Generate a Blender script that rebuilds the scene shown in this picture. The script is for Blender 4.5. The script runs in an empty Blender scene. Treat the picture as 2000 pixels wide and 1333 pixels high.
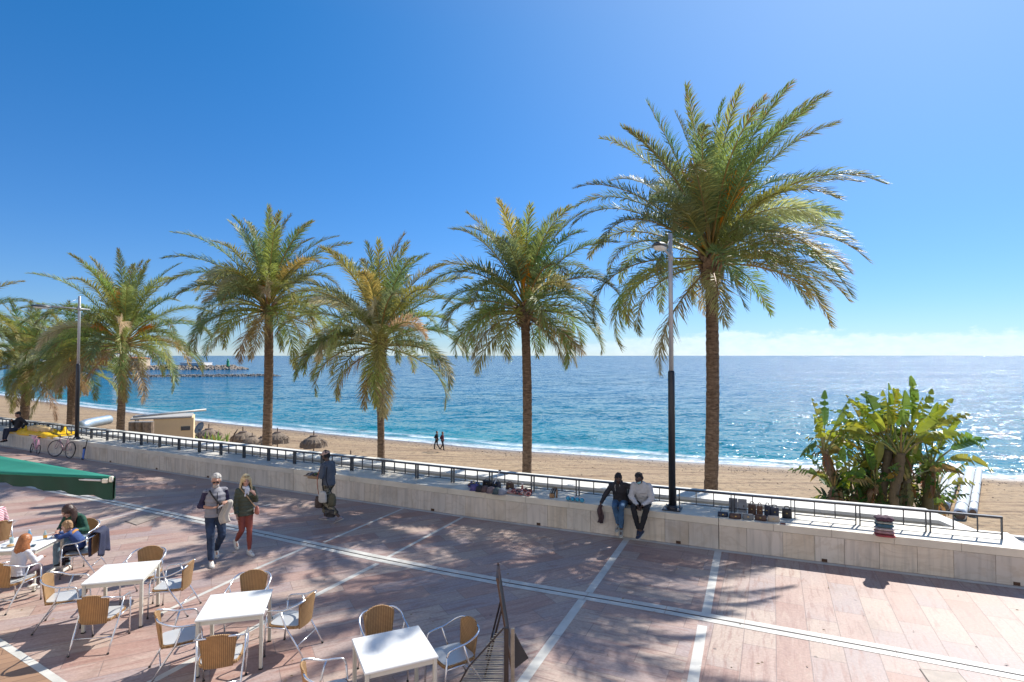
import bpy, bmesh, math, random
from mathutils import Vector, Matrix, noise as mnoise
R = math.radians
V = Vector
rnd = random.Random(7)

# ------------------------------------------------------------------ camera, sky, sun, exposure
CAM_H = 4.2
F_PX = 1117.0
PITCH = math.atan(28.5/F_PX)
scene = bpy.context.scene
cd = bpy.data.cameras.new('camera'); cam = bpy.data.objects.new('camera', cd)
scene.collection.objects.link(cam); scene.camera = cam
cam.location = (0, 0, CAM_H); cam.rotation_euler = (R(90)+PITCH, 0, 0)
cd.sensor_width = 36; cd.lens = 36*F_PX/2000; cd.clip_start = .05; cd.clip_end = 60000

SUN_AZ, SUN_EL = R(42.6), R(44)
world = bpy.data.worlds.new('World'); scene.world = world; world.use_nodes = True
nt = world.node_tree; N = nt.nodes; L = nt.links
for n in list(N): N.remove(n)
def nd(tree, typ, **kw):
    n = tree.nodes.new(typ)
    for k, v in kw.items():
        if hasattr(n, k) and k not in ('inputs',): setattr(n, k, v)
    return n
def setin(n, **kw):
    for k, v in kw.items(): n.inputs[k.replace('_', ' ')].default_value = v
def math_(tree, op, a, b=None, c=None, clamp=False):
    n = tree.nodes.new('ShaderNodeMath'); n.operation = op; n.use_clamp = clamp
    for i, x in enumerate((a, b, c)):
        if x is None: continue
        if isinstance(x, (int, float)): n.inputs[i].default_value = x
        else: tree.links.new(x, n.inputs[i])
    return n.outputs[0]
def mixc(tree, fac, a, b, mode='MIX'):
    n = tree.nodes.new('ShaderNodeMix'); n.data_type = 'RGBA'; n.blend_type = mode; n.clamp_factor = True
    for idx, x in ((0, fac), (6, a), (7, b)):
        if isinstance(x, (int, float)): n.inputs[idx].default_value = x
        elif isinstance(x, (tuple, list)): n.inputs[idx].default_value = tuple(x)+((1,) if len(x) == 3 else ())
        else: tree.links.new(x, n.inputs[idx])
    return n.outputs[2]
def ramp(tree, fac, stops, interp='LINEAR'):
    n = tree.nodes.new('ShaderNodeValToRGB'); n.color_ramp.interpolation = interp
    el = n.color_ramp.elements
    while len(el) < len(stops): el.new(.5)
    for e, (p, c) in zip(el, stops):
        e.position = p; e.color = (c, c, c, 1) if isinstance(c, (int, float)) else tuple(c)+(1,)
    tree.links.new(fac, n.inputs[0]); return n.outputs[0]
def noisef(tree, vec, scale, detail=4, rough=.55, dist=0):
    n = tree.nodes.new('ShaderNodeTexNoise')
    n.inputs['Scale'].default_value = scale; n.inputs['Detail'].default_value = detail
    n.inputs['Roughness'].default_value = rough; n.inputs['Distortion'].default_value = dist
    if vec is not None: tree.links.new(vec, n.inputs['Vector'])
    return n.outputs[0]
def mapping(tree, vec, scale=(1, 1, 1), rot=(0, 0, 0), loc=(0, 0, 0)):
    n = tree.nodes.new('ShaderNodeMapping'); tree.links.new(vec, n.inputs[0])
    n.inputs['Scale'].default_value = scale; n.inputs['Rotation'].default_value = rot; n.inputs['Location'].default_value = loc
    return n.outputs[0]

sky = nd(nt, 'ShaderNodeTexSky', sky_type='NISHITA', sun_disc=False, sun_elevation=SUN_EL, sun_rotation=SUN_AZ,
         altitude=0, air_density=1.0, dust_density=0.0, ozone_density=6.0)
hs = N.new('ShaderNodeHueSaturation'); hs.inputs['Saturation'].default_value = 1.0; hs.inputs['Value'].default_value = 1.0
tc = N.new('ShaderNodeTexCoord')
sep = N.new('ShaderNodeSeparateXYZ'); L.new(tc.outputs['Generated'], sep.inputs[0])
# a cleaner, bluer maritime horizon than the default atmosphere gives
tint = ramp(nt, math_(nt, 'MAXIMUM', sep.outputs[2], 0), [(0, (.47, .60, .80)), (.06, (.45, .59, .80)), (.2, (.33, .60, .84)), (.5, (.17, .66, .92)), (1, (.35, .72, .98))])
L.new(mixc(nt, 1, sky.outputs[0], tint, 'MULTIPLY'), hs.inputs['Color'])
# pale glow of the air around the sun
dt = N.new('ShaderNodeVectorMath'); dt.operation = 'DOT_PRODUCT'; L.new(tc.outputs['Generated'], dt.inputs[0])
dt.inputs[1].default_value = (math.sin(SUN_AZ)*math.cos(SUN_EL), math.cos(SUN_AZ)*math.cos(SUN_EL), math.sin(SUN_EL))
glow = math_(nt, 'MULTIPLY', math_(nt, 'POWER', math_(nt, 'MAXIMUM', dt.outputs['Value'], 0), 7), .40)
glowed = mixc(nt, glow, hs.outputs[0], (6.2, 7.4, 8.8))
# low cloud bank lying along the horizon, more of it towards the sun
az = math_(nt, 'ARCTAN2', sep.outputs[0], sep.outputs[1])
cmb = N.new('ShaderNodeCombineXYZ'); L.new(az, cmb.inputs[0]); L.new(math_(nt, 'MULTIPLY', sep.outputs[2], 2.2), cmb.inputs[2])
n1 = noisef(nt, cmb.outputs[0], 9, 6, .6)
n2 = noisef(nt, cmb.outputs[0], 45, 5, .65)
azr = ramp(nt, math_(nt, 'MULTIPLY_ADD', az, .5, .5, clamp=True), [(.0, .25), (.36, .35), (.5, .3), (.58, .6), (.68, 1.), (1, .8)])
top = math_(nt, 'MULTIPLY', math_(nt, 'ADD', math_(nt, 'MULTIPLY', n1, .05), math_(nt, 'MULTIPLY', n2, .024)), azr)
cl = math_(nt, 'MULTIPLY', math_(nt, 'SUBTRACT', math_(nt, 'ADD', top, .003), sep.outputs[2]), 130, clamp=True)
low = math_(nt, 'MULTIPLY', sep.outputs[2], 60, clamp=True)
body = math_(nt, 'MULTIPLY_ADD', n2, 1.6, -.25, clamp=True)
cl = math_(nt, 'MULTIPLY', math_(nt, 'MULTIPLY', cl, azr), math_(nt, 'MULTIPLY_ADD', body, .6, .12))
col = mixc(nt, cl, glowed, (6.6, 7.2, 7.8))
bg = N.new('ShaderNodeBackground'); bg.inputs[1].default_value = .105; L.new(col, bg.inputs[0])
wo = N.new('ShaderNodeOutputWorld'); L.new(bg.outputs[0], wo.inputs[0])

sd = bpy.data.lights.new('sun', 'SUN'); sun = bpy.data.objects.new('sun', sd); scene.collection.objects.link(sun)
sd.energy = 4.5; sd.angle = R(.53); sd.color = (1, .95, .88)
sdir = V((math.sin(SUN_AZ)*math.cos(SUN_EL), math.cos(SUN_AZ)*math.cos(SUN_EL), math.sin(SUN_EL)))
sun.rotation_euler = sdir.to_track_quat('Z', 'Y').to_euler(); sun.location = sdir*60
vs = scene.view_settings; vs.view_transform = 'Standard'; vs.look = 'None'; vs.gamma = 1; vs.exposure = 0.62
scene.cycles.max_bounces = 6; scene.cycles.diffuse_bounces = 3; scene.cycles.glossy_bounces = 3
scene.cycles.transparent_max_bounces = 6; scene.cycles.sample_clamp_indirect = 6; scene.cycles.use_denoising = True

# ------------------------------------------------------------------ helpers
C = scene.collection
def tag(o, label=None, cat=None, group=None, kind=None):
    if label: o['label'] = label
    if cat: o['category'] = cat
    if group: o['group'] = group
    if kind: o['kind'] = kind
    return o
def thing(name, label, cat, loc=(0, 0, 0), rz=0, group=None):
    o = bpy.data.objects.new(name, None); C.objects.link(o); o.empty_display_size = .1
    o.location = loc; o.rotation_euler = (0, 0, rz); tag(o, label, cat, group); return o
def copy_tree(o, parent=None):
    c = o.copy(); C.objects.link(c)
    if parent: c.parent = parent
    for ch in list(o.children): copy_tree(ch, c)
    return c

class MB:
    def __init__(s): s.v = []; s.f = []; s.mi = []; s.c = []; s.col = None; s.m = 0
    def add(s, vs_, fs, M=None):
        b = len(s.v)
        for p in vs_:
            p = V(p)
            s.v.append(M @ p if M else p); s.c.append(s.col)
        for f in fs: s.f.append(tuple(b+i for i in f)); s.mi.append(s.m)
    def box(s, c, size, rz=0, bev=0, M=None):
        x, y, z = (q/2 for q in size); c = V(c)
        if bev:
            b = min(bev, x*.9, y*.9, z*.9); vs_ = []; 
            prof = [(x-b, y), (x, y-b), (x, -y+b), (x-b, -y), (-x+b, -y), (-x, -y+b), (-x, y-b), (-x+b, y)]
            pin = [(px*(x-b)/x if abs(px) == x else px-(b if px > 0 else -b)*0, py*(y-b)/y if abs(py) == y else py) for px, py in prof]
            lv = [(-z, pin), (-z+b, prof), (z-b, prof), (z, pin)]
            for zz, pr in lv: vs_ += [(px, py, zz) for px, py in pr]
            fs = [tuple(range(7, -1, -1)), tuple(range(24, 32))]
            # profile is clockwise from above, so flip
            fs = [tuple(range(0, 8)), tuple(range(31, 23, -1))]
            for k in range(3):
                for i in range(8):
                    j = (i+1) % 8; fs.append((k*8+i, (k+1)*8+i, (k+1)*8+j, k*8+j))
        else:
            vs_ = [(-x, -y, -z), (x, -y, -z), (x, y, -z), (-x, y, -z), (-x, -y, z), (x, -y, z), (x, y, z), (-x, y, z)]
            fs = [(0, 3, 2, 1), (4, 5, 6, 7), (0, 1, 5, 4), (1, 2, 6, 5), (2, 3, 7, 6), (3, 0, 4, 7)]
        T = Matrix.Translation(c) @ Matrix.Rotation(rz, 4, 'Z')
        if M: T = M @ T
        s.add(vs_, fs, T)
    def prism(s, pts, z0, z1, M=None):   # pts ccw
        n = len(pts); a = [(p[0], p[1], z0 if not callable(z0) else z0(p)) for p in pts]+[(p[0], p[1], z1 if not callable(z1) else z1(p)) for p in pts]
        fs = [tuple(range(n-1, -1, -1)), tuple(range(n, 2*n))]+[(i, (i+1) % n, n+(i+1) % n, n+i) for i in range(n)]
        s.add(a, fs, M)
    def rings(s, rs, cap=True, M=None):
        n = len(rs[0]); vs_ = [p for r in rs for p in r]; fs = []
        for k in range(len(rs)-1):
            for i in range(n):
                j = (i+1) % n; fs.append((k*n+i, k*n+j, (k+1)*n+j, (k+1)*n+i))
        if cap: fs += [tuple(range(n-1, -1, -1)), tuple(range((len(rs)-1)*n, len(rs)*n))]
        s.add(vs_, fs, M)
    def tube(s, pts, r, n=8, cap=True, M=None, closed=False):
        pts = [V(p) for p in pts]; m = len(pts); rs = []
        rr = r if isinstance(r, (list, tuple)) else [r]*m
        up = None
        for i, p in enumerate(pts):
            if closed: t = (pts[(i+1) % m]-pts[i-1])
            else: t = pts[min(i+1, m-1)]-pts[max(i-1, 0)]
            t.normalize()
            if up is None:
                a = V((0, 0, 1)) if abs(t.z) < .9 else V((1, 0, 0)); up = (a-t*a.dot(t)).normalized()
            else: up = (up-t*up.dot(t)).normalized()
            sd_ = t.cross(up)
            rs.append([p+(up*math.cos(q)+sd_*math.sin(q))*rr[i] for q in [-2*math.pi*k/n for k in range(n)]])
            rs[-1] = rs[-1][::-1]
        if closed: rs.append(rs[0]); cap = False
        s.rings(rs, cap, M)
    def lathe(s, prof, n=16, c=(0, 0, 0), M=None, cap=True):
        c = V(c); s.rings([[c+V((r*math.cos(2*math.pi*k/n), r*math.sin(2*math.pi*k/n), z)) for k in range(n)] for r, z in prof], cap, M)
    def ball(s, c, r, n=10, M=None):
        r = r if isinstance(r, (tuple, list)) else (r, r, r); rs = []; m = max(4, n//2+1)
        for i in range(m+1):
            t = math.pi*i/m; q = max(math.sin(t), .02)
            rs.append([V(c)+V((r[0]*q*math.cos(2*math.pi*k/n), r[1]*q*math.sin(2*math.pi*k/n), -r[2]*math.cos(t))) for k in range(n)])
        s.rings(rs, True, M)
    def loft(s, secs, n=12, M=None):  # (centre, rx, ry, side)
        rs = []; m = len(secs)
        for i, (c, rx, ry, side) in enumerate(secs):
            c = V(c); t = (V(secs[min(i+1, m-1)][0])-V(secs[max(i-1, 0)][0])).normalized()
            sdv = V(side); sdv = (sdv-t*sdv.dot(t)).normalized(); f = t.cross(sdv)
            rs.append([c+sdv*rx*math.cos(2*math.pi*k/n)+f*ry*math.sin(2*math.pi*k/n) for k in range(n)])
        s.rings(rs, True, M)
    def cap_(s, a, b, ra, rb=None, n=10, M=None):  # tapered capsule
        rb = ra if rb is None else rb; a = V(a); b = V(b); d = (b-a)
        if d.length < 1e-5: d = V((0, 0, 1e-4))
        t = d.normalized(); pts = []; rr = []
        for q in (-.98, -.7, -.35): pts.append(a+t*ra*q); rr.append(ra*math.sqrt(1-q*q))
        pts += [a, b]; rr += [ra, rb]
        for q in (.35, .7, .98): pts.append(b+t*rb*q); rr.append(rb*math.sqrt(1-q*q))
        s.tube(pts, rr, n, True, M)
    def build(s, name, m, parent=None, smooth=False, kind=None):
        me = bpy.data.meshes.new(name); me.from_pydata([tuple(p) for p in s.v], [], s.f)
        ms = m if isinstance(m, (list, tuple)) else [m]
        for q in ms: me.materials.append(q)
        if len(ms) > 1: me.polygons.foreach_set('material_index', s.mi)
        if any(c is not None for c in s.c):
            at = me.color_attributes.new('col', 'FLOAT_COLOR', 'POINT')
            buf = []
            for c in s.c: buf += list(c or (.5, .5, .5))+[1]
            at.data.foreach_set('color', buf)
        if smooth: me.polygons.foreach_set('use_smooth', [True]*len(me.polygons))
        me.update()
        o = bpy.data.objects.new(name, me); C.objects.link(o)
        if parent: o.parent = parent
        if kind: o['kind'] = kind
        return o

def P(x, y, z=0.0):
    """point on the level z that the photograph shows at (x, y)"""
    a = (x-1000)/F_PX; b = (666.5-y)/F_PX
    d = V((a, math.cos(PITCH)-b*math.sin(PITCH), math.sin(PITCH)+b*math.cos(PITCH)))
    return V((0, 0, CAM_H))+d*((z-CAM_H)/d.z)
def D(x, y, dist):
    a = (x-1000)/F_PX; b = (666.5-y)/F_PX
    d = V((a, math.cos(PITCH)-b*math.sin(PITCH), math.sin(PITCH)+b*math.cos(PITCH)))
    return V((0, 0, CAM_H))+d*(dist/d.y)
def smoothpath(pts, k=6):
    pts = [V(p) for p in pts]; out = []
    for i in range(len(pts)-1):
        p0, p1, p2, p3 = pts[max(i-1, 0)], pts[i], pts[i+1], pts[min(i+2, len(pts)-1)]
        for j in range(k):
            t = j/k; out.append(.5*((2*p1)+(p2-p0)*t+(2*p0-5*p1+4*p2-p3)*t*t+(3*p1-p0-3*p2+p3)*t**3))
    out.append(pts[-1]); return out

# ------------------------------------------------------------------ materials
_mats = {}
def mat(name, col, rough=.6, metal=0, var=.12, scale=6, bump=.0, bscale=40, spec=.5, attr=False, transl=0, sheen=0):
    if name in _mats: return _mats[name]
    m = bpy.data.materials.new(name); m.use_nodes = True; t = m.node_tree
    b = t.nodes['Principled BSDF']; tc = t.nodes.new('ShaderNodeTexCoord')
    b.inputs['Roughness'].default_value = rough; b.inputs['Metallic'].default_value = metal
    b.inputs['Specular IOR Level'].default_value = spec
    base = None
    if attr:
        a = t.nodes.new('ShaderNodeAttribute'); a.attribute_name = 'col'; base = a.outputs[0]
    nf = noisef(t, tc.outputs['Object'], scale, 5, .6)
    dark = tuple(max(0, c*(1-var)) for c in col); lite = tuple(min(1, c*(1+var)) for c in col)
    cc = ramp(t, nf, [(.3, dark), (.7, lite)])
    if attr: cc = mixc(t, 1, base, ramp(t, nf, [(.3, 1-var), (.7, 1.)]), 'MULTIPLY')
    t.links.new(cc, b.inputs['Base Color'])
    if sheen: b.inputs['Sheen Weight'].default_value = sheen
    if bump:
        bn = t.nodes.new('ShaderNodeBump'); bn.inputs['Strength'].default_value = bump; bn.inputs['Distance'].default_value = .02
        t.links.new(noisef(t, tc.outputs['Object'], bscale, 4, .6), bn.inputs['Height']); t.links.new(bn.outputs[0], b.inputs['Normal'])
    if transl:
        tr = t.nodes.new('ShaderNodeBsdfTranslucent'); t.links.new(cc, tr.inputs[0])
        mx = t.nodes.new('ShaderNodeMixShader'); mx.inputs[0].default_value = transl
        t.links.new(b.outputs[0], mx.inputs[1]); t.links.new(tr.outputs[0], mx.inputs[2])
        t.links.new(mx.outputs[0], t.nodes['Material Output'].inputs[0])
    _mats[name] = m; return m

# ------------------------------------------------------------------ promenade geometry
WALL = [(9.45, 10.44), (4.5, 12.5), (-1.35, 15.15), (-6.8, 17.9), (-10.7, 19.9), (-17.3, 23.4), (-32, 31.2), (-60, 46.5)]
WP = [V((a, b, 0)) for a, b in WALL]
WS = [0]
for a, b in zip(WP, WP[1:]): WS.append(WS[-1]+(b-a).length)
def wall_at(s, t=0, z=0):
    """point s metres along the front face of the sea wall (from its right end), t metres towards the sea"""
    i = 0
    while i < len(WS)-2 and s > WS[i+1]: i += 1
    d = (WP[i+1]-WP[i]).normalized(); n = V((-d.y, d.x, 0))
    if n.y < 0: n = -n
    # blend normals near the joints
    if i+2 < len(WP) and s > WS[i+1]-.6:
        d2 = (WP[i+2]-WP[i+1]).normalized(); n2 = V((-d2.y, d2.x, 0)); n2 = n2 if n2.y > 0 else -n2
        n = n.lerp(n2, .5*(s-WS[i+1]+.6)/.6).normalized()
    if i > 0 and s < WS[i]+.6:
        d0 = (WP[i]-WP[i-1]).normalized(); n0 = V((-d0.y, d0.x, 0)); n0 = n0 if n0.y > 0 else -n0
        n = n.lerp(n0, .5*(WS[i]+.6-s)/.6).normalized()
    return WP[i]+d*(s-WS[i])+n*t+V((0, 0, z))
def wall_s(p):
    """s of the wall point nearest to p"""
    best = None
    for i in range(len(WP)-1):
        d = WP[i+1]-WP[i]; u = max(0, min(1, (V((p[0], p[1], 0))-WP[i]).dot(d)/d.length_squared)); q = WP[i]+d*u
        e = (V((p[0], p[1], 0))-q).length
        if best is None or e < best[0]: best = (e, WS[i]+d.length*u)
    return best[1]
def wall_rz(s):
    a = wall_at(s); b = wall_at(s+.3); return math.atan2(a.y-b.y, a.x-b.x)   # local +x runs right along the wall
WALL_Z = .67

def project(p):
    d = V(p)-V((0, 0, CAM_H)); y = d.y*math.cos(PITCH)+d.z*math.sin(PITCH); z = -d.y*math.sin(PITCH)+d.z*math.cos(PITCH)
    return 1000+F_PX*d.x/y, 666.5-F_PX*z/y
def s_px(px, t=0, z=WALL_Z):
    lo, hi = -2, WS[-1]-4
    for _ in range(50):
        m = (lo+hi)/2
        if project(wall_at(m, t, z))[0] > px: lo = m
        else: hi = m
    return lo

# ------------------------------------------------------------------ promenade pavement
PAV_RZ = R(-24.5)
def paving_material():
    m = bpy.data.materials.new('marble_paving'); m.use_nodes = True; t = m.node_tree; b = t.nodes['Principled BSDF']
    tc = t.nodes.new('ShaderNodeTexCoord'); v = mapping(t, tc.outputs['Object'], rot=(0, 0, -PAV_RZ))
    sp = t.nodes.new('ShaderNodeSeparateXYZ'); t.links.new(v, sp.inputs[0])
    vA = mapping(t, v, rot=(0, 0, R(90)))               # slabs laid towards the sea
    vC = mapping(t, v, rot=(0, 0, R(-52)))              # slabs laid on the diagonal
    right = math_(t, 'GREATER_THAN', sp.outputs[0], -1.12)
    left = math_(t, 'LESS_THAN', sp.outputs[0], -3.09)
    def mv(f, a, c):
        n = t.nodes.new('ShaderNodeMix'); n.data_type = 'VECTOR'; t.links.new(f, n.inputs[0]); t.links.new(a, n.inputs[4]); t.links.new(c, n.inputs[5]); return n.outputs[1]
    vv = mv(left, mv(right, v, vA), vC)
    def brick(w, h, mort):
        n = t.nodes.new('ShaderNodeTexBrick'); t.links.new(vv, n.inputs['Vector'])
        n.inputs['Scale'].default_value = 1; n.inputs['Brick Width'].default_value = w; n.inputs['Row Height'].default_value = h
        n.inputs['Mortar Size'].default_value = mort; n.inputs['Mortar Smooth'].default_value = .2; n.offset = .37; n.inputs['Bias'].default_value = 0
        n.inputs['Color1'].default_value = (0, 0, 0, 1); n.inputs['Color2'].default_value = (1, 1, 1, 1); n.inputs['Mortar'].default_value = (.5, .5, .5, 1)
        return n
    bk = brick(1.3, .44, .006)
    patch = noisef(t, v, .38, 3, .5)
    rndv = math_(t, 'ADD', math_(t, 'MULTIPLY', bk.outputs[0], .72), math_(t, 'MULTIPLY_ADD', patch, .9, -.31))
    pal = ramp(t, rndv, [(0, (.35, .205, .165)), (.2, (.385, .25, .205)), (.38, (.43, .305, .255)), (.52, (.36, .285, .27)), (.7, (.44, .335, .275)), (1, (.48, .385, .32))])
    st = mapping(t, vv, scale=(1.1, 9, 9))
    streak = noisef(t, st, 1.3, 7, .68, .5)
    c1 = mixc(t, ramp(t, streak, [(.36, .75), (.5, 0)]), pal, (.29, .165, .135))
    c2 = mixc(t, ramp(t, streak, [(.56, 0), (.75, .55)]), c1, (.54, .45, .37))
    fine = noisef(t, v, 24, 4, .6)
    c3 = mixc(t, .8, c2, ramp(t, fine, [(.25, .72), (.7, 1.12)]), 'MULTIPLY')
    wear = noisef(t, v, 1.1, 6, .7)
    c3 = mixc(t, ramp(t, wear, [(.6, 0), (.78, .5)]), c3, (.28, .24, .21))
    c4 = mixc(t, math_(t, 'MULTIPLY', bk.outputs['Fac'], .42), c3, (.11, .08, .065))
    vo = t.nodes.new('ShaderNodeTexVoronoi'); vo.inputs['Scale'].default_value = 1.7; t.links.new(v, vo.inputs['Vector'])
    c4 = mixc(t, ramp(t, vo.outputs['Distance'], [(.035, .75), (.055, 0)]), c4, (.09, .075, .07))
    c4 = mixc(t, ramp(t, noisef(t, v, .55, 3, .5, 1.2), [(.60, 0), (.66, .28), (.8, .34)]), c4, (.20, .145, .115))
    t.links.new(c4, b.inputs['Base Color'])
    t.links.new(ramp(t, streak, [(.3, .45), (.7, .62)]), b.inputs['Roughness'])
    b.inputs['Specular IOR Level'].default_value = .35
    bn = t.nodes.new('ShaderNodeBump'); bn.inputs['Strength'].default_value = .5; bn.inputs['Distance'].default_value = .006
    h = math_(t, 'SUBTRACT', math_(t, 'MULTIPLY', streak, .6), math_(t, 'MULTIPLY', bk.outputs['Fac'], .8))
    t.links.new(h, bn.inputs['Height']); t.links.new(bn.outputs[0], b.inputs['Normal'])
    return m
mb = MB(); ss = [-30, -10, 0]+[WS[-1]*k/60 for k in range(1, 61)]
a_ = [wall_at(s, .25) for s in ss]; b_ = [wall_at(s, -6) for s in ss]; c_ = [V((p.x*1.0, -12, 0)) for p in b_]
for k in range(len(ss)-1):
    mb.add([a_[k], a_[k+1], b_[k+1], b_[k]], [(0, 1, 2, 3)]); mb.add([b_[k], b_[k+1], c_[k+1], c_[k]], [(0, 1, 2, 3)])
mb.build('pavement', paving_material(), kind='structure')

m_white = mat('white_marble', (.56, .55, .50), .5, var=.16, scale=3, bump=.15)
def strip(pts, w, z=.004, gap=None, name='paving_strip'):
    """a flush band of white marble laid along pts"""
    mb = MB(); pts = [V((p[0], p[1], 0)) for p in pts]
    L_, R_ = [], []
    for i, p in enumerate(pts):
        d = (pts[min(i+1, len(pts)-1)]-pts[max(i-1, 0)]).normalized(); n = V((-d.y, d.x, 0))
        L_.append(p+n*w/2+V((0, 0, z))); R_.append(p-n*w/2+V((0, 0, z)))
    for i in range(len(pts)-1):
        d = (pts[i+1]-pts[i]); ln = d.length; k = max(1, int(ln/1.05))
        for j in range(k):   # single stones with hairline joints
            u0 = j/k+.004/ln; u1 = (j+1)/k-.004/ln
            mb.add([R_[i].lerp(R_[i+1], u0), R_[i].lerp(R_[i+1], u1), L_[i].lerp(L_[i+1], u1), L_[i].lerp(L_[i+1], u0)], [(0, 1, 2, 3)])
    return mb.build(name, m_white, kind='structure')
def loc2w(x, y):  # pavement frame to world
    c, s_ = math.cos(PAV_RZ), math.sin(PAV_RZ); return V((x*c-y*s_, x*s_+y*c, 0))
# double band parallel to the wall
dl = [P(2100, 1340), P(2000, 1318), P(1750, 1274), P(1500, 1227), P(1300, 1192), P(1000, 1141), P(850, 1113.5), P(640, 1070), P(500, 1040.5), P(380, 1014), P(250, 988), P(60, 950)]
dl = smoothpath([dl[0], dl[2], dl[4], dl[6], dl[8], dl[10], dl[11]], 3)
for sg in (1, -1):
    q = []
    for i, p in enumerate(dl):
        d = (dl[min(i+1, len(dl)-1)]-dl[max(i-1, 0)]).normalized(); q.append(p+V((-d.y, d.x, 0))*sg*.088)
    strip(q, .135, .005)
m_dark_slot = mat('slot_drain', (.03, .03, .03), .8)
mb = MB()
for i in range(len(dl)-1):
    d = dl[i+1]-dl[i]; n = V((-d.y, d.x, 0)).normalized()
    mb.add([dl[i]-n*.011+V((0, 0, .0012)), dl[i+1]-n*.011+V((0, 0, .0012)), dl[i+1]+n*.011+V((0, 0, .0012)), dl[i]+n*.011+V((0, 0, .0012))], [(0, 1, 2, 3)])
mb.build('gutter', m_dark_slot, kind='structure')
# cross bands
_strip = strip
def strip(pts, w, z=.002, **k): return _strip(pts, w, z, **k)
strip([P(1226, 1051), P(1150, 1158)], .14); strip([P(1138, 1171), P(1018, 1336), P(960, 1420)], .14)
strip([P(1403, 1075), P(1378, 1205)], .14); strip([P(1372, 1222), P(1352, 1340), P(1340, 1430)], .14)
strip([P(907, 1009), P(757, 1089)], .085); strip([P(738, 1101), P(615, 1164), P(300, 1330), P(240, 1360)], .11)
strip([P(787, 994), P(632, 1060)], .075); strip([P(598, 1069), P(510, 1107), P(300, 1205)], .085)
strip([P(530, 985), P(420, 1012)], .07); strip([P(273, 998), P(172, 1024), P(60, 1052)], .05)
# pale kerb line along the foot of the wall
strip([wall_at(s, -.09) for s in [x*1.5 for x in range(-1, 36)]], .13, .0055)
# terrace deck corner, lower left
dk = [P(0, 1255), P(128, 1336), P(300, 1500), P(-300, 1500), P(-300, 1150)]
m_deck = mat('terrace_tiles', (.42, .22, .10), .6, var=.15, scale=2)
t = m_deck.node_tree; b = t.nodes['Principled BSDF']; tcn = t.nodes.new('ShaderNodeTexCoord')
bk = t.nodes.new('ShaderNodeTexBrick'); t.links.new(mapping(t, tcn.outputs['Object'], rot=(0, 0, R(-35))), bk.inputs['Vector'])
bk.inputs['Scale'].default_value = 1; bk.inputs['Brick Width'].default_value = 1.2; bk.inputs['Row Height'].default_value = .16; bk.inputs['Mortar Size'].default_value = .005
bk.inputs['Color1'].default_value = (.33, .20, .12, 1); bk.inputs['Color2'].default_value = (.27, .165, .10, 1); bk.inputs['Mortar'].default_value = (.14, .08, .05, 1)
t.links.new(bk.outputs[0], b.inputs['Base Color'])
mb = MB(); mb.prism([(p.x, p.y) for p in dk][::-1], -.02, .022); mb.build('terrace_floor', m_deck, kind='structure')
strip([P(-60, 1222), P(0, 1258), P(60, 1297), P(130, 1345), P(200, 1400)], .10, .024)
# inspection covers let into the paving
def cover(name, cs, label):
    cs = [V((p.x, p.y, 0)) for p in cs]; ctr = sum(cs, V())/4
    th = thing(name, label, 'manhole cover', (ctr.x, ctr.y, 0))
    mb = MB(); pr = [(p.x-ctr.x, p.y-ctr.y) for p in cs]
    ar = sum(pr[i][0]*pr[(i+1) % 4][1]-pr[(i+1) % 4][0]*pr[i][1] for i in range(4))
    if ar < 0: pr = pr[::-1]
    mb.prism(pr, .001, .004); mb.build('frame', mat('iron', (.07, .06, .055), .7, .3), th)
    mb = MB(); mb.prism([(x*.95, y*.93) for x, y in pr], .002, .008); mb.build('cover_plate', mat('cover_stone', (.33, .27, .22), .6, var=.25, scale=4, bump=.2), th)
cover('manhole_cover', [P(243, 1019), P(297, 1001), P(318, 1008), P(266, 1027)], 'pale square manhole cover in the paving behind the walking couple')
cover('manhole_cover', [P(1795, 1307), P(1873, 1315), P(1905, 1350), P(1822, 1345)], 'stone manhole cover in the paving, lower right below the double band')

# ------------------------------------------------------------------ the sea wall (clad in marble slabs) and its railing
def slab_material(name, cols, grey):
    m = bpy.data.materials.new(name); m.use_nodes = True; t = m.node_tree; b = t.nodes['Principled BSDF']
    tc = t.nodes.new('ShaderNodeTexCoord'); g = t.nodes.new('ShaderNodeNewGeometry')
    off = t.nodes.new('ShaderNodeVectorMath'); off.operation = 'MULTIPLY_ADD'
    cb = t.nodes.new('ShaderNodeCombineXYZ')
    for i in range(3): t.links.new(math_(t, 'MULTIPLY', g.outputs['Random Per Island'], 37+i*11), cb.inputs[i])
    off.inputs[1].default_value = (1, 1, 1); t.links.new(tc.outputs['Object'], off.inputs[0]); t.links.new(cb.outputs[0], off.inputs[2])
    c = ramp(t, g.outputs['Random Per Island'], cols)
    vein = noisef(t, mapping(t, off.outputs[0], scale=(1, 1, 1.6)), 1.3, 5, .55, .9)
    c = mixc(t, ramp(t, vein, [(.46, 0), (.5, .22), (.54, 0)]), c, (.36, .26, .15))
    c = mixc(t, ramp(t, noisef(t, off.outputs[0], 1.1, 4, .6), [(.52, 0), (.72, .55)]), c, (.42, .33, .22))
    run = noisef(t, mapping(t, tc.outputs['Object'], scale=(7, 7, .5)), 1.6, 4, .6)
    c = mixc(t, ramp(t, run, [(.46, 0), (.72, grey*1.15)]), c, (.20, .19, .17))
    c = mixc(t, ramp(t, noisef(t, tc.outputs['Object'], .45, 3, .5), [(.55, 0), (.8, .35)]), c, (.24, .23, .19))
    t.links.new(c, b.inputs['Base Color']); b.inputs['Roughness'].default_value = .45
    return m
m_slabR = slab_material('wall_slabs', [(0, (.64, .56, .45)), (.3, (.70, .63, .54)), (.55, (.57, .53, .47)), (.8, (.72, .66, .56)), (1, (.68, .59, .46))], .3)
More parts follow.
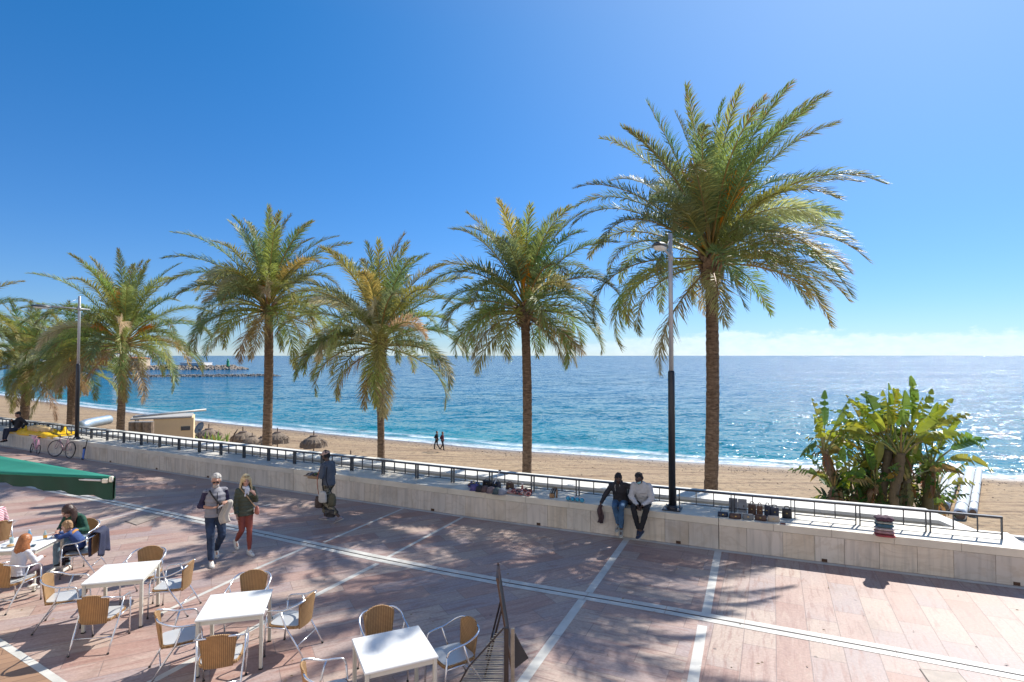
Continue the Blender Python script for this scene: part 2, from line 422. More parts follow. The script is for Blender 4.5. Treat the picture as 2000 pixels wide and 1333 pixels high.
m_slabL = slab_material('weathered_wall_slabs', [(0, (.55, .50, .43)), (.5, (.62, .57, .49)), (1, (.56, .52, .46))], .5)
m_core = mat('wall_core', (.13, .12, .10), .9)
m_cop = mat('wall_coping', (.66, .61, .50), .55, var=.14, scale=1.4, bump=.1)
m_drain = mat('rusty_drain', (.09, .05, .03), .9)
def wall_section(s0, s1, slabw, m, label, drains):
    c0 = wall_at((s0+s1)/2); th = thing('sea_wall', label, 'wall', (c0.x, c0.y, 0), group='marble-clad walls along the promenade')
    core = MB(); cl = MB(); cp = MB(); o = V((c0.x, c0.y, 0)); W_ = 1.15
    k = max(1, round((s1-s0)/slabw)); es = [s0+(s1-s0)*i/k for i in range(k+1)]
    rr = random.Random(int(s0*10)+3)
    for i in range(1, k): es[i] += rr.uniform(-.06, .06)
    for a, b in zip(es, es[1:]):
        q = [wall_at(a, .028)-o, wall_at(b, .028)-o, wall_at(b, W_-.02)-o, wall_at(a, W_-.02)-o]
        core.prism([(p.x, p.y) for p in q][::-1], -.8, .52)
        g = .003; out = rr.uniform(0, .004)
        q = [wall_at(a+g, out)-o, wall_at(b-g, out)-o, wall_at(b-g, .028)-o, wall_at(a+g, .028)-o]
        cl.prism([(p.x, p.y) for p in q][::-1], .004, .515)
    k2 = max(1, round((s1-s0)/1.1)); es = [s0+(s1-s0)*i/k2 for i in range(k2+1)]
    for a, b in zip(es, es[1:]):
        g = .003
        q = [wall_at(a+g, -.006)-o, wall_at(b-g, -.006)-o, wall_at(b-g, W_)-o, wall_at(a+g, W_)-o]
        cp.prism([(p.x, p.y) for p in q][::-1], .522, WALL_Z)
    core.build('wall_core', m_core, th); cl.build('cladding', m, th); cp.build('coping', m_cop if m is m_slabR else mat('weathered_coping', (.56, .53, .46), .6, var=.16, scale=1.2, bump=.1), th)
    for s in drains:
        d = MB(); q = [wall_at(s-.05, -.007)-o, wall_at(s+.05, -.007)-o, wall_at(s+.05, .02)-o, wall_at(s-.05, .02)-o]
        d.prism([(p.x, p.y) for p in q][::-1], .01, .07); d.build('drain', m_drain, th)
    return th
SJ = [0, wall_s(P(1405, 1072)), wall_s(P(577, 958)), s_px(163, 0, 0), WS[-1]-6]
def ds(*px): return [wall_s(P(x, y)) for x, y in px]
wall_section(SJ[0], SJ[1], .58, m_slabR, 'cream marble wall section at the right end with a stack of textiles on top', ds((1610, 1098), (1985, 1144)))
wall_section(SJ[1]+.008, SJ[2], .56, m_slabR, 'marble wall section in the middle that the two seated vendors sit on', ds((845, 999), (1052, 1027), (1325, 1063)))
wall_section(SJ[2]+.008, SJ[3], .6, m_slabL, 'weathered grey wall section behind the walking couple', ds((214, 904), (306, 918), (405, 934)))
wall_section(SJ[3]+.008, SJ[4], .6, m_slabL, 'weathered wall section at far left with bicycles leaning on it', [])

m_rail = mat('dark_railing_paint', (.045, .05, .06), .38, .2, var=.2, spec=.6)
def railing(sa, sb, label):
    o = wall_at((sa+sb)/2, .62); th = thing('railing', label, 'railing', (o.x, o.y, 0))
    n = round((sb-sa)/1.22); w = (sb-sa)/n; o = V((o.x, o.y, 0)); T_ = .62
    def bar(name, s, z0, z1, ws, wt):
        mb = MB(); q = [wall_at(s-ws/2, T_-wt/2)-o, wall_at(s+ws/2, T_-wt/2)-o, wall_at(s+ws/2, T_+wt/2)-o, wall_at(s-ws/2, T_+wt/2)-o]
        mb.prism([(p.x, p.y) for p in q][::-1], z0, z1); mb.build(name, m_rail, th)
    top = MB(); bot = MB(); z1 = WALL_Z+.43
    for i in range(n):
        s0 = sa+i*w; s1 = s0+w-.055
        bar('post', s0+.01, WALL_Z, z1-.038, .018, .065); bar('post', s1-.01, WALL_Z, z1-.038, .018, .065)
        for k in (1, 2): bar('baluster', s0+(s1-s0)*k/3, WALL_Z+.1, z1-.038, .018, .034)
        for mb_, za, zb, wt in ((top, z1-.04, z1, .078), (bot, WALL_Z+.083, WALL_Z+.1, .034)):
            e = s1 if (mb_ is bot or i == n-1) else s0+w
            q = [wall_at(s0, T_-wt/2)-o, wall_at(e, T_-wt/2)-o, wall_at(e, T_+wt/2)-o, wall_at(s0, T_+wt/2)-o]
            mb_.prism([(p.x, p.y) for p in q][::-1], za, zb)
    top.build('top_rail', m_rail, th); bot.build('bottom_rail', m_rail, th)
SR0 = wall_s(P(1961, 1055, WALL_Z)); SY = wall_s(P(98, 868, WALL_Z)); SY2 = wall_s(P(30, 850, WALL_Z))
railing(SR0, SR0+1.22*25, 'long low dark metal railing running along the top of the sea wall')
railing(SR0+1.22*25+.0, SR0+1.22*36, 'short dark railing at the far left behind the yellow tarpaulin')

# ------------------------------------------------------------------ sunken strip and low parapet on the sea side
m_plaster = mat('grey_plaster', (.46, .46, .44), .8, var=.14, scale=1.2, bump=.1)
m_cap = mat('white_plaster_cap', (.68, .67, .62), .7, var=.1, scale=1.5, bump=.1)
mb = MB(); ss = [k*1.2 for k in range(0, 45)]
for a, b in zip(ss, ss[1:]):
    q = [wall_at(a, 1.1), wall_at(b, 1.1), wall_at(b, 3.05), wall_at(a, 3.05)]
    mb.prism([(p.x, p.y) for p in q][::-1], -5.2, -.35)
mb.build('lower_walk', mat('lower_walk_concrete', (.30, .29, .27), .85, var=.2, scale=1, bump=.2), kind='structure')
s0 = wall_s(D(1810, 993, 14.4)); o = wall_at(20, 3); th = thing('parapet_wall', 'low grey parapet with white cap beyond the railing, sloping down at the right', 'wall', (o.x, o.y, 0)); o = V((o.x, o.y, 0))
wb = MB(); cb = MB(); ss = [s0+k*1.2 for k in range(0, 44)]
for a, b in zip(ss, ss[1:]):
    q = [wall_at(a, 3.06)-o, wall_at(b, 3.06)-o, wall_at(b, 4.1)-o, wall_at(a, 4.1)-o]; wb.prism([(p.x, p.y) for p in q][::-1], -5.2, .27)
    q = [wall_at(a, 3.0)-o, wall_at(b, 3.0)-o, wall_at(b, 4.16)-o, wall_at(a, 4.16)-o]; cb.prism([(p.x, p.y) for p in q][::-1], .274, .35)
e0 = s0-2.6
q = [wall_at(e0, 3.06)-o, wall_at(s0, 3.06)-o, wall_at(s0, 4.1)-o, wall_at(e0, 4.1)-o]
vsx = [(p.x, p.y, -5.2) for p in q]+[(q[0].x, q[0].y, -.78), (q[1].x, q[1].y, .27), (q[2].x, q[2].y, .27), (q[3].x, q[3].y, -.78)]
fb = [(3, 2, 1, 0), (4, 5, 6, 7), (0, 1, 5, 4), (1, 2, 6, 5), (2, 3, 7, 6), (3, 0, 4, 7)]
wb.add(vsx, [f[::-1] for f in fb])
q = [wall_at(e0, 3.0)-o, wall_at(s0, 3.0)-o, wall_at(s0, 4.16)-o, wall_at(e0, 4.16)-o]
cb.add([(q[0].x, q[0].y, -.776), (q[1].x, q[1].y, .274), (q[2].x, q[2].y, .274), (q[3].x, q[3].y, -.776), (q[0].x, q[0].y, -.70), (q[1].x, q[1].y, .35), (q[2].x, q[2].y, .35), (q[3].x, q[3].y, -.70)], [f[::-1] for f in fb])
wb.build('wall', m_plaster, th); cb.build('cap', m_cap, th)

# ------------------------------------------------------------------ beach and sea
SEA = -5.6
SH = [(600, 14), (250, 22), (150, 26), (80, 35), (40.3, 45.6), (27, 49.6), (17.7, 52.1), (9.7, 55.5), (0, 59.2), (-7.4, 63.3), (-15, 67.2), (-25, 73), (-35.5, 79.3), (-47, 86.2), (-59.7, 95), (-76.4, 106), (-100, 122), (-140, 152), (-210, 210), (-330, 300), (-700, 520)]
SH = SH[::-1]
def shoreY(x):
    for (x0, y0), (x1, y1) in zip(SH, SH[1:]):
        if x0 <= x <= x1: return y0+(y1-y0)*(x-x0)/(x1-x0)
    return SH[0][1] if x < SH[0][0] else SH[-1][1]
xs = []; x = -700
while x < 600:
    xs.append(x); x += 1.0 if -120 < x < 70 else (6 if -260 < x < 160 else 25)
def sY(x): return (shoreY(x-3)+2*shoreY(x)+shoreY(x+3))/4+.35*mnoise.noise(V((x*.12, 0, 0)))+.15*mnoise.noise(V((x*.5, 3, 0)))
offs = [-3, -1.5, -.7, 0, .5, 1, 1.6, 2.3, 3.2, 4.2, 5.4, 7, 9, 12, 16, 22, 32, 50, 80, 130, 220, 400, 800, 2000, 8000, 40000]
def sea_material():
    m = bpy.data.materials.new('sea_water'); m.use_nodes = True; t = m.node_tree; b = t.nodes['Principled BSDF']
    at = t.nodes.new('ShaderNodeAttribute'); at.attribute_name = 'off'; off = at.outputs['Fac']
    tc = t.nodes.new('ShaderNodeTexCoord'); v = tc.outputs['Object']
    lg = math_(t, 'MULTIPLY', math_(t, 'LOGARITHM', math_(t, 'MAXIMUM', off, 1.), 10), .25)   # 1 m 0 .. 10 km 1
    base = ramp(t, lg, [(0, (.12, .26, .25)), (.16, (.008, .24, .26)), (.36, (.0005, .165, .23)), (.5, (.0003, .11, .215)), (.66, (.0003, .062, .18)), (.85, (.0005, .038, .12))])
    patch = noisef(t, mapping(t, v, scale=(.012, .03, .02), rot=(0, 0, R(15))), 1, 5, .6)
    base = mixc(t, ramp(t, patch, [(.35, 0), (.7, .6)]), base, (.001, .085, .18))
    # ripples: three sizes of chop, crests lying roughly along the shore
    vr = mapping(t, v, rot=(0, 0, R(22)), scale=(.55, 1, 1))
    w0 = noisef(t, vr, .22, 3, .55); w1 = noisef(t, vr, .9, 4, .6); w2 = noisef(t, vr, 4.5, 3, .6)
    # wave facets: the tilt itself is noise, so far water keeps its glitter
    def tilt(vec, sc, amp, det=3):
        n = t.nodes.new('ShaderNodeTexNoise'); n.inputs['Scale'].default_value = sc; n.inputs['Detail'].default_value = det; n.inputs['Roughness'].default_value = .6
        t.links.new(vec, n.inputs['Vector']); q = t.nodes.new('ShaderNodeVectorMath'); q.operation = 'SUBTRACT'; q.inputs[1].default_value = (.5, .5, .5); t.links.new(n.outputs['Color'], q.inputs[0])
        k = t.nodes.new('ShaderNodeVectorMath'); k.operation = 'MULTIPLY'; k.inputs[1].default_value = (amp, amp*1.25, 0); t.links.new(q.outputs[0], k.inputs[0]); return k.outputs[0]
    def vadd(a, c):
        k = t.nodes.new('ShaderNodeVectorMath'); k.operation = 'ADD'; t.links.new(a, k.inputs[0])
        if isinstance(c, tuple): k.inputs[1].default_value = c
        else: t.links.new(c, k.inputs[1])
        return k.outputs[0]
    tl = vadd(vadd(tilt(vr, .34, 1.15), tilt(vr, 1.7, 1.65)), tilt(vr, 7, 1.4))
    gust = ramp(t, noisef(t, mapping(t, v, scale=(.004, .02, .02), rot=(0, 0, R(12))), 1, 9, .72), [(.32, .6), (.5, 1.0), (.66, 1.7)])
    sc_ = t.nodes.new('ShaderNodeVectorMath'); sc_.operation = 'SCALE'; t.links.new(tl, sc_.inputs[0]); t.links.new(gust, sc_.inputs['Scale'])
    nn = t.nodes.new('ShaderNodeVectorMath'); nn.operation = 'NORMALIZE'; t.links.new(vadd(sc_.outputs[0], (0, 0, 1)), nn.inputs[0])
    t.links.new(nn.outputs[0], b.inputs['Normal'])
    # foam: swash edge, and a broken line of small breakers
    vf = mapping(t, v, rot=(0, 0, R(22)), scale=(.35, 1, 1)); f1 = noisef(t, vf, .8, 6, .7); f2 = noisef(t, vf, .12, 2, .5); f3 = noisef(t, vf, 3.5, 5, .75)
    o1 = math_(t, 'ADD', off, math_(t, 'MULTIPLY_ADD', f1, 3.0, -1.5))
    sw = ramp(t, math_(t, 'MULTIPLY', o1, .1), [(.0, 1), (.12, .9), (.2, .35), (.32, 0)])
    br = ramp(t, math_(t, 'MULTIPLY', math_(t, 'ADD', o1, math_(t, 'MULTIPLY_ADD', f2, 6, -3.)), .1), [(.30, 0), (.36, 1), (.43, .6), (.52, 0)])
    br = math_(t, 'MULTIPLY', br, ramp(t, f2, [(.42, .15), (.55, 1)]))
    lace = ramp(t, f3, [(.38, .25), (.58, 1)])
    cap = math_(t, 'MULTIPLY', ramp(t, f1, [(.70, 0), (.76, 1)]), ramp(t, lg, [(.2, 0), (.3, .55), (.62, .3), (.75, 0)]))
    foam = math_(t, 'MAXIMUM', math_(t, 'MULTIPLY', math_(t, 'MAXIMUM', sw, br), lace), cap, clamp=True)
    c = mixc(t, foam, base, (.78, .80, .80))
    t.links.new(c, b.inputs['Base Color'])
    t.links.new(math_(t, 'MULTIPLY_ADD', foam, .5, .10, clamp=True), b.inputs['Roughness'])
    b.inputs['IOR'].default_value = 1.33; b.inputs['Specular IOR Level'].default_value = .22
    return m
def sheet(name, cols, rows_fn, m, attr=None):
    """grid of columns; rows_fn(x) -> list of (y, z, attr)"""
    vs_, at = [], []; nr = None
    for x in cols:
        r = rows_fn(x); nr = len(r)
        for y, z, a in r: vs_.append((x, y, z)); at.append(a)
    fs = [(i*nr+j, (i+1)*nr+j, (i+1)*nr+j+1, i*nr+j+1) for i in range(len(cols)-1) for j in range(nr-1)]
    me = bpy.data.meshes.new(name); me.from_pydata(vs_, [], fs); me.materials.append(m)
    if attr:
        a = me.attributes.new(attr, 'FLOAT', 'POINT'); a.data.foreach_set('value', at)
    me.polygons.foreach_set('use_smooth', [True]*len(me.polygons)); me.update()
    o = bpy.data.objects.new(name, me); C.objects.link(o); o['kind'] = 'structure'; return o
def sea_z(x, o):
    if o < 0: return 0
    a = max(0, min(1, (o-2)/3))*max(0, 1-(o-5.5)/6) if o < 11.5 else 0
    return .16*a*(.5+mnoise.noise(V((x*.05, 1, 0))))
sxs = [-40000, -9000, -3000, -1300]+xs+[1000, 2500, 8000, 40000]
sheet('sea', sxs, lambda x: [((sY(x) if -700 < x < 600 else shoreY(x))+o_, SEA+sea_z(x, o_), o_*.9) for o_ in offs], sea_material(), 'off')

def sand_material():
    m = bpy.data.materials.new('beach_sand'); m.use_nodes = True; t = m.node_tree; b = t.nodes['Principled BSDF']
    at = t.nodes.new('ShaderNodeAttribute'); at.attribute_name = 'off'; off = at.outputs['Fac']
    tc = t.nodes.new('ShaderNodeTexCoord'); v = tc.outputs['Object']
    vr = mapping(t, v, rot=(0, 0, R(24)), scale=(.07, 1, 1))
    tr = noisef(t, vr, 1.5, 6, .75, .3); fn = noisef(t, v, 2.2, 6, .7); big = noisef(t, v, .12, 3, .5)
    c = ramp(t, tr, [(.36, (.14, .085, .045)), (.45, (.31, .205, .11)), (.52, (.42, .30, .17)), (.58, (.31, .215, .12)), (.70, (.46, .335, .20))])
    c = mixc(t, .8, c, ramp(t, fn, [(.38, .5), (.5, 1.), (.8, 1.15)]), 'MULTIPLY')
    c = mixc(t, ramp(t, big, [(.4, 0), (.7, .3)]), c, (.29, .20, .125))
    o1 = math_(t, 'ADD', off, math_(t, 'MULTIPLY_ADD', noisef(t, v, .5, 4, .6), 2, -1))
    shin = ramp(t, math_(t, 'MULTIPLY', o1, .1), [(.12, 0), (.30, .95), (.55, 0)])     # band of shingle at the tide line
    c = mixc(t, math_(t, 'MULTIPLY', shin, ramp(t, noisef(t, v, 3, 3, .8), [(.4, 0), (.6, 1)])), c, (.16, .12, .09))
    wet = ramp(t, math_(t, 'MULTIPLY', o1, .1), [(.0, 1), (.12, .8), (.28, 0)])
    c = mixc(t, wet, c, (.17, .125, .085)); t.links.new(c, b.inputs['Base Color'])
    t.links.new(math_(t, 'MULTIPLY_ADD', wet, -.6, .9, clamp=True), b.inputs['Roughness'])
    bn = t.nodes.new('ShaderNodeBump'); bn.inputs['Strength'].default_value = .9; bn.inputs['Distance'].default_value = .16
    t.links.new(math_(t, 'ADD', math_(t, 'MULTIPLY', tr, 1.), math_(t, 'MULTIPLY', fn, .6)), bn.inputs['Height']); t.links.new(bn.outputs[0], b.inputs['Normal'])
    return m
def beach_rows(x):
    y1 = sY(x) if -700 < x < 600 else shoreY(x); y0 = 14.5-.45*x if x > -60 else 41.5+.55*(-60-x)
    y0 = min(y0, y1-12); out = []
    for u in (0, .15, .3, .45, .6, .7, .78, .85, .9, .94, .97, 1, 1.04):
        y = y0+(y1-y0)*u; d = (y1-y)*.9
        z = SEA+.02+.85*min(1, max(0, d)/13)**.8 if d > 0 else SEA+.02+d*.15
        z += .05*mnoise.noise(V((x*.15, y*.4, 0)))*min(1, max(0, d)/4)
        out.append((y, z, d))
    return out
bxs = [-2500, -1300]+xs+[1000]
sheet('beach', bxs, beach_rows, sand_material(), 'off')

# ------------------------------------------------------------------ unseen building behind the camera, added to bounce warm sunlight onto the shaded wall
th = thing('bounce_building', 'unseen white building with windows behind the camera, added to bounce sunlight onto the promenade', 'building', tuple(loc2w(0, -3.2)), PAV_RZ)
q = MB(); q.box((0, -4, 7), (90, 8, 14)); q.build('wall', mat('white_render', (.52, .50, .48), .8, var=.05, scale=.5), th)
for i in range(-7, 8):
    for lv in range(4):
        f = MB(); f.box((i*5.6, .02, 1.6+lv*3.3), (1.5, .08, 1.7)); w = f.build('window', mat('window_frame', (.7, .7, .68), .5), th)
        g_ = MB(); g_.box((i*5.6, .07, 1.6+lv*3.3), (1.3, .03, 1.5)); g_.build('pane', mat('window_glass', (.10, .13, .15), .1), w)
q = MB(); q.box((0, -4, 14.15), (91, 9, .3)); q.build('roof', m_white, th)

# ------------------------------------------------------------------ date palms
m_leaf = mat('palm_leaf', (.2, .2, .1), .48, var=.18, scale=3, attr=True, transl=.38, spec=.35)
m_petiole = mat('palm_petiole', (.3, .25, .08), .5, attr=True, var=.2)
m_fruit = mat('palm_flower_stalk', (.85, .33, .02), .5, var=.25, scale=20)
def trunk_material():
    m = bpy.data.materials.new('palm_bark'); m.use_nodes = True; t = m.node_tree; b = t.nodes['Principled BSDF']
    tc = t.nodes.new('ShaderNodeTexCoord'); v = tc.outputs['Object']
    a = noisef(t, mapping(t, v, scale=(2.5, 2.5, 11)), 2.0, 6, .72, .6); f = noisef(t, mapping(t, v, scale=(9, 9, 2)), 3, 4, .7)
    c = ramp(t, a, [(.3, (.05, .03, .018)), (.47, (.17, .105, .062)), (.62, (.30, .20, .125)), (.8, (.38, .28, .18))])
    c = mixc(t, .7, c, ramp(t, f, [(.3, .6), (.7, 1.15)]), 'MULTIPLY')
    t.links.new(c, b.inputs['Base Color']); b.inputs['Roughness'].default_value = .9
    bn = t.nodes.new('ShaderNodeBump'); bn.inputs['Strength'].default_value = 1; bn.inputs['Distance'].default_value = .05
    t.links.new(a, bn.inputs['Height']); t.links.new(bn.outputs[0], b.inputs['Normal']); return m
m_bark = trunk_material()
def jit(c, k, r): return tuple(max(0, x*(1+r.uniform(-k, k))) for x in c)
GREEN = [(.27, .35, .11), (.32, .37, .10), (.22, .30, .115), (.37, .39, .095)]
YELL = [(.46, .43, .11), (.50, .40, .13)]
DRY = [(.46, .37, .17), (.40, .30, .13)]
PALE = (.66, .62, .34)
def frond(mb, pt, base, az_, el, length, droop, kind, r, wind, leafw=.037, dens=.027, ll=.70, twist=None):
    """one pinnate leaf: curved rachis into pt, folded leaflets into mb"""
    n = 22; p = V(base); pts = [p.copy()]; dirs = []
    d0 = V((math.cos(az_), math.sin(az_), 0)); side0 = V((-math.sin(az_), math.cos(az_), 0))
    sway = r.uniform(-.25, .25)
    for i in range(n):
        u = (i+.5)/n; e = el-droop*(u**1.8)
        d = d0*math.cos(e)+V((0, 0, math.sin(e)))+side0*sway*u*.6+wind*u*u*(.35+.65*min(1, abs(math.cos(el))*1.3))
        d.normalize(); dirs.append(d); p = p+d*(length/n); pts.append(p.copy())
    dirs.append(dirs[-1])
    pet = r.uniform(.16, .22)
    colr = jit((.33, .27, .07) if kind != 'dry' else (.3, .2, .1), .25, r)
    pt.col = colr
    idx = list(range(0, n+1, 2)); pt.tube([pts[i] for i in idx], [max(.005, .034*(1-i/n)**.8) for i in idx], 5)
    tw = r.uniform(-.45, .45) if twist is None else twist
    nl = int(length*(1-pet)/dens)
    palette = GREEN if kind == 'green' else YELL if kind == 'yellow' else DRY if kind == 'dry' else [PALE]
    cb = jit(r.choice(palette), .15, r)
    for k in range(nl):
        for sgn in (-1, 1):
            u = pet+(1-pet)*(k+r.random())/nl
            x = u*n; i = min(int(x), n-1); f = x-i
            q = pts[i].lerp(pts[i+1], f); t = dirs[i]
            sd_ = t.cross(V((0, 0, 1)));
            if sd_.length < .2: sd_ = side0.copy()
            sd_.normalize(); up = sd_.cross(t).normalized()
            rot = Matrix.Rotation(tw*u, 3, t); sd_ = rot @ sd_; up = rot @ up
            w = (u-pet)/(1-pet)
            prof = (.45+.55*min(1, w/.22))*(1-.72*max(0, (w-.45)/.55)**1.4)
            Ln = ll*prof*r.uniform(.82, 1.12)
            fwd = R(62-36*w+r.uniform(-9, 9)); vee = R(r.choice((8, 30, 48))+r.uniform(-10, 10))
            if kind == 'dry': vee = R(r.uniform(-40, 30))
            ld = (t*math.cos(fwd)+(sd_*sgn*math.cos(vee)+up*math.sin(vee))*math.sin(fwd)).normalized()
            tip = q+ld*Ln+V((0, 0, -1))*Ln*Ln*r.uniform(.15, .6)+wind*Ln*.5
            mid = q+ld*Ln*.5+V((0, 0, -1))*Ln*Ln*.06
            wd = ld.cross(up); 
            if wd.length < .1: wd = t.copy()
            wd = (wd.normalized()*.8+up*r.uniform(-.5, .5)).normalized()*leafw*(1-.35*w)*.5
            br = .78+.42*r.random()
            c = tuple(x*br for x in cb)
            if kind in ('green', 'yellow') and w > .72 and r.random() < .35: c = jit((.34, .27, .08), .2, r)
            mb.col = c; mb.add([q-wd*.5, q+wd*.5, mid+wd, mid-wd, tip], [(0, 1, 2, 3), (3, 2, 4)])
def palm(label, x, y, z_crown, r0, lean, n, length, seed, boots=1.0, fruit=(), wind=V((.10, 0, 0)), zb=-5.0, dry=4, stump=None, droopk=1.0, up=1.0, pale=3):
    r = random.Random(seed); th = thing('palm_tree', label, 'palm tree', (x, y, zb), group='date palms in a row between the promenade and the beach')
    H = z_crown-zb; tr = MB(); rs = []; K = int(H/.11)
    def cen(u): return V((lean*u*u*.6+lean*.4*u+.07*math.sin(u*5+seed), .05*math.sin(u*4+seed*2), H*u))
    for k in range(K+1):
        u = k/K; z = H*u; c = cen(u)
        rad = r0*(1.06-.2*u)*(1+.025*(1 if k % 2 else -1)+r.uniform(-.02, .02))
        g = (z-(H-1.05*boots))/(1.05*boots)
        if g > 0: rad *= 1+.85*boots*math.sin(min(1, g*1.15)*math.pi*.55)**1.5
        rs.append([c+V((math.cos(a_)*rad*(1+.05*mnoise.noise(V((a_*2, z*3, seed)))), math.sin(a_)*rad*(1+.05*mnoise.noise(V((a_*2+9, z*3, seed)))), 0)) for a_ in [2*math.pi*q/18 for q in range(18)]])
    tr.rings(rs); tr.build('trunk', m_bark, th, smooth=False)
    top = cen(1)
    bt = MB()                      # stubs of cut leaf bases under the crown
    for k in range(int(90*boots)):
        a_ = k*2.39996+r.uniform(-.2, .2); hh = r.uniform(-.95*boots, .12); rad = r0*(1.0+.5*boots*min(1, (hh+1.05*boots)/.6))
        q = top+V((math.cos(a_)*rad, math.sin(a_)*rad, hh)); d = V((math.cos(a_)*.5, math.sin(a_)*.5, .85)).normalized()
        ln = r.uniform(.12, .26); s_ = d.cross(V((0, 0, 1))).normalized()
        bt.add([q-s_*.055, q+s_*.055, q+s_*.03+d*ln, q-s_*.03+d*ln, q+V((math.cos(a_), math.sin(a_), 0))*.05-s_*.04+d*ln*.2, q+V((math.cos(a_), math.sin(a_), 0))*.05+s_*.04+d*ln*.2], [(0, 1, 5, 4), (4, 5, 2, 3), (3, 2, 1, 0)])
    for k in range(int(60*boots)):   # loose fibres
        a_ = r.uniform(0, 6.3); rad = r0*1.45; q = top+V((math.cos(a_)*rad, math.sin(a_)*rad, r.uniform(-.9, -.1)*boots))
        bt.tube([q, q+V((math.cos(a_)*.08, math.sin(a_)*.08, -r.uniform(.1, .35)))], .008, 4)
    bt.build('leaf_bases', mat('leaf_base_fibre', (.25, .155, .085), .9, var=.45, scale=12), th)
    if stump:
        sb = MB(); sb.tube([cen(stump[0]), cen(stump[0])+V((stump[1]*.7, -.1, .1)), cen(stump[0])+V((stump[1]*1.1, -.12, -.12))], [.16, .12, .03], 8); sb.build('broken_stub', m_bark, th)
    cr = MB(); pt = MB()
    for k in range(n):
        a_ = k*2.39996+r.uniform(-.25, .25); u = (k+.5)/n             # 0 youngest, 1 oldest
        el = R(84-92*u**.95+r.uniform(-9, 9))
        dr = R((24+66*min(1, u*2.2))*droopk+r.uniform(-12, 14))
        ln = length*(.86+.14*math.sin(min(1, u*1.6)*math.pi))*r.uniform(.9, 1.06)*(up if u < .25 else 1)
        kind = 'green' if r.random() > (.08+.45*max(0, u-.6)) else 'yellow'
        base = top+V((math.cos(a_)*r0*.9*min(1, u*2), math.sin(a_)*r0*.9*min(1, u*2), .35*(1-u)-.25*u))
        frond(cr, pt, base, a_, el, ln, dr, kind, r, wind)
    for k in range(dry):
        a_ = r.uniform(0, 6.28); frond(cr, pt, top+V((0, 0, -.3)), a_, R(r.uniform(-45, -5)), length*r.uniform(.55, .85), R(r.uniform(40, 75)), 'dry', r, wind*.5)
    for k in range(pale):           # silvery blown-over leaves that show their undersides
        a_ = -math.pi/2+r.uniform(-1.5, 1.0); frond(cr, pt, top, a_, R(r.uniform(25, 62)), length*r.uniform(.6, .8), R(r.uniform(80, 125)), 'pale', r, wind, twist=r.choice((-1.6, 1.6)))
    cr.build('crown', m_leaf, th); pt.build('leaf_stems', m_petiole, th, smooth=True)
    for (fa, fe, fl) in fruit:       # orange flower brooms
        fb = MB(); d = V((math.cos(fa)*math.cos(fe), math.sin(fa)*math.cos(fe), math.sin(fe))); e = top+d*fl*.45+V((0, 0, .1))
        fb.tube([top+V((0, 0, .05)), top+d*fl*.2, e], [.035, .03, .025], 6)
        for q in range(70):
            dd = (d+V((r.uniform(-.3, .3), r.uniform(-.3, .3), r.uniform(-.22, .3)))).normalized(); st = e-d*fl*.12*r.random()
            ln = fl*.62*r.uniform(.6, 1); fb.tube([st, st+dd*ln*.6, st+dd*ln+V((0, 0, -.09*r.random()))], [.013, .013, .007], 4)
        fb.build('flower_stalk', m_fruit, th)
    return th
C1 = D(1388, 500, 17.3)
palm('tallest date palm, swollen brown neck below its crown, rising beside the street lamp at right', D(1381, 952, 17.3).x, 17.3, C1.z, .205, .22, 70, 5.0, 11, 1.0,
     fruit=((-2.25, 1.15, 2.9), (-1.3, 1.0, 2.6), (-2.8, .8, 1.9)), wind=V((.34, 0, .02)), stump=(.30, -.3), up=1.0, pale=3, droopk=.92, dry=2)
palm('date palm in the middle with a ragged narrow crown, left of the tallest palm', D(1030, 920, 19.6).x, 19.6, D(1022, 600, 19.6).z, .168, -.12, 54, 3.75, 23, .75,
     fruit=((-1.7, 1.2, 1.7), (-1.1, 1.0, 1.4)), wind=V((.06, 0, 0)), dry=5, pale=1, droopk=1.05)
palm('shortest-trunked palm with wide spreading, yellowing lower leaves, left of the middle palm', D(739, 893, 22.4).x, 22.4, D(746, 668, 22.4).z, .148, .08, 52, 4.45, 37, .95,
     fruit=((-1.3, 1.2, 1.2),), wind=V((.02, 0, 0)), dry=4, pale=7, droopk=1.08)
palm('bushy date palm with a dark trunk rising over the thatched beach umbrellas', D(524, 868, 25.6).x, 25.6, D(520, 600, 25.6).z, .21, -.1, 56, 4.6, 41, .6, fruit=((-1.5, 1.0, 1.3),), wind=V((.03, 0, 0)), dry=3, pale=9)
palm('low date palm with an upright orange flower broom, right of the left street lamp', D(236, 840, 30.5).x, 30.5, D(237, 668, 30.5).z, .20, .0, 56, 5.3, 53, .6,
     fruit=((-1.2, 1.25, 3.0), (-2.4, .5, 1.7), (.2, .5, 1.7)), wind=V((0, 0, 0)), dry=5, pale=3, droopk=1.05)
palm('date palm behind the left street lamp, mostly hidden by the palm with the orange broom', D(138, 826, 33.5).x, 33.5, D(138, 716, 33.5).z, .24, .0, 44, 4.2, 61, .6, wind=V((0, 0, 0)), dry=4, pale=2, fruit=((-1.2, .7, 1.4),), droopk=1.1)
palm('leftmost date palm with a fully visible crown, behind the man seated on the wall', D(50, 815, 37).x, 37, D(46, 712, 37).z, .27, .0, 46, 4.6, 71, .6, fruit=((-1.9, .8, 1.4), (-.9, .8, 1.4)), wind=V((0, 0, 0)), dry=4, pale=3)
palm('date palm at the left edge of the photo, only its right-hand leaves in view', D(-95, 815, 33).x, 33, D(-95, 648, 33).z, .25, .0, 40, 4.4, 83, .6, wind=V((0, 0, 0)), dry=4, pale=2)

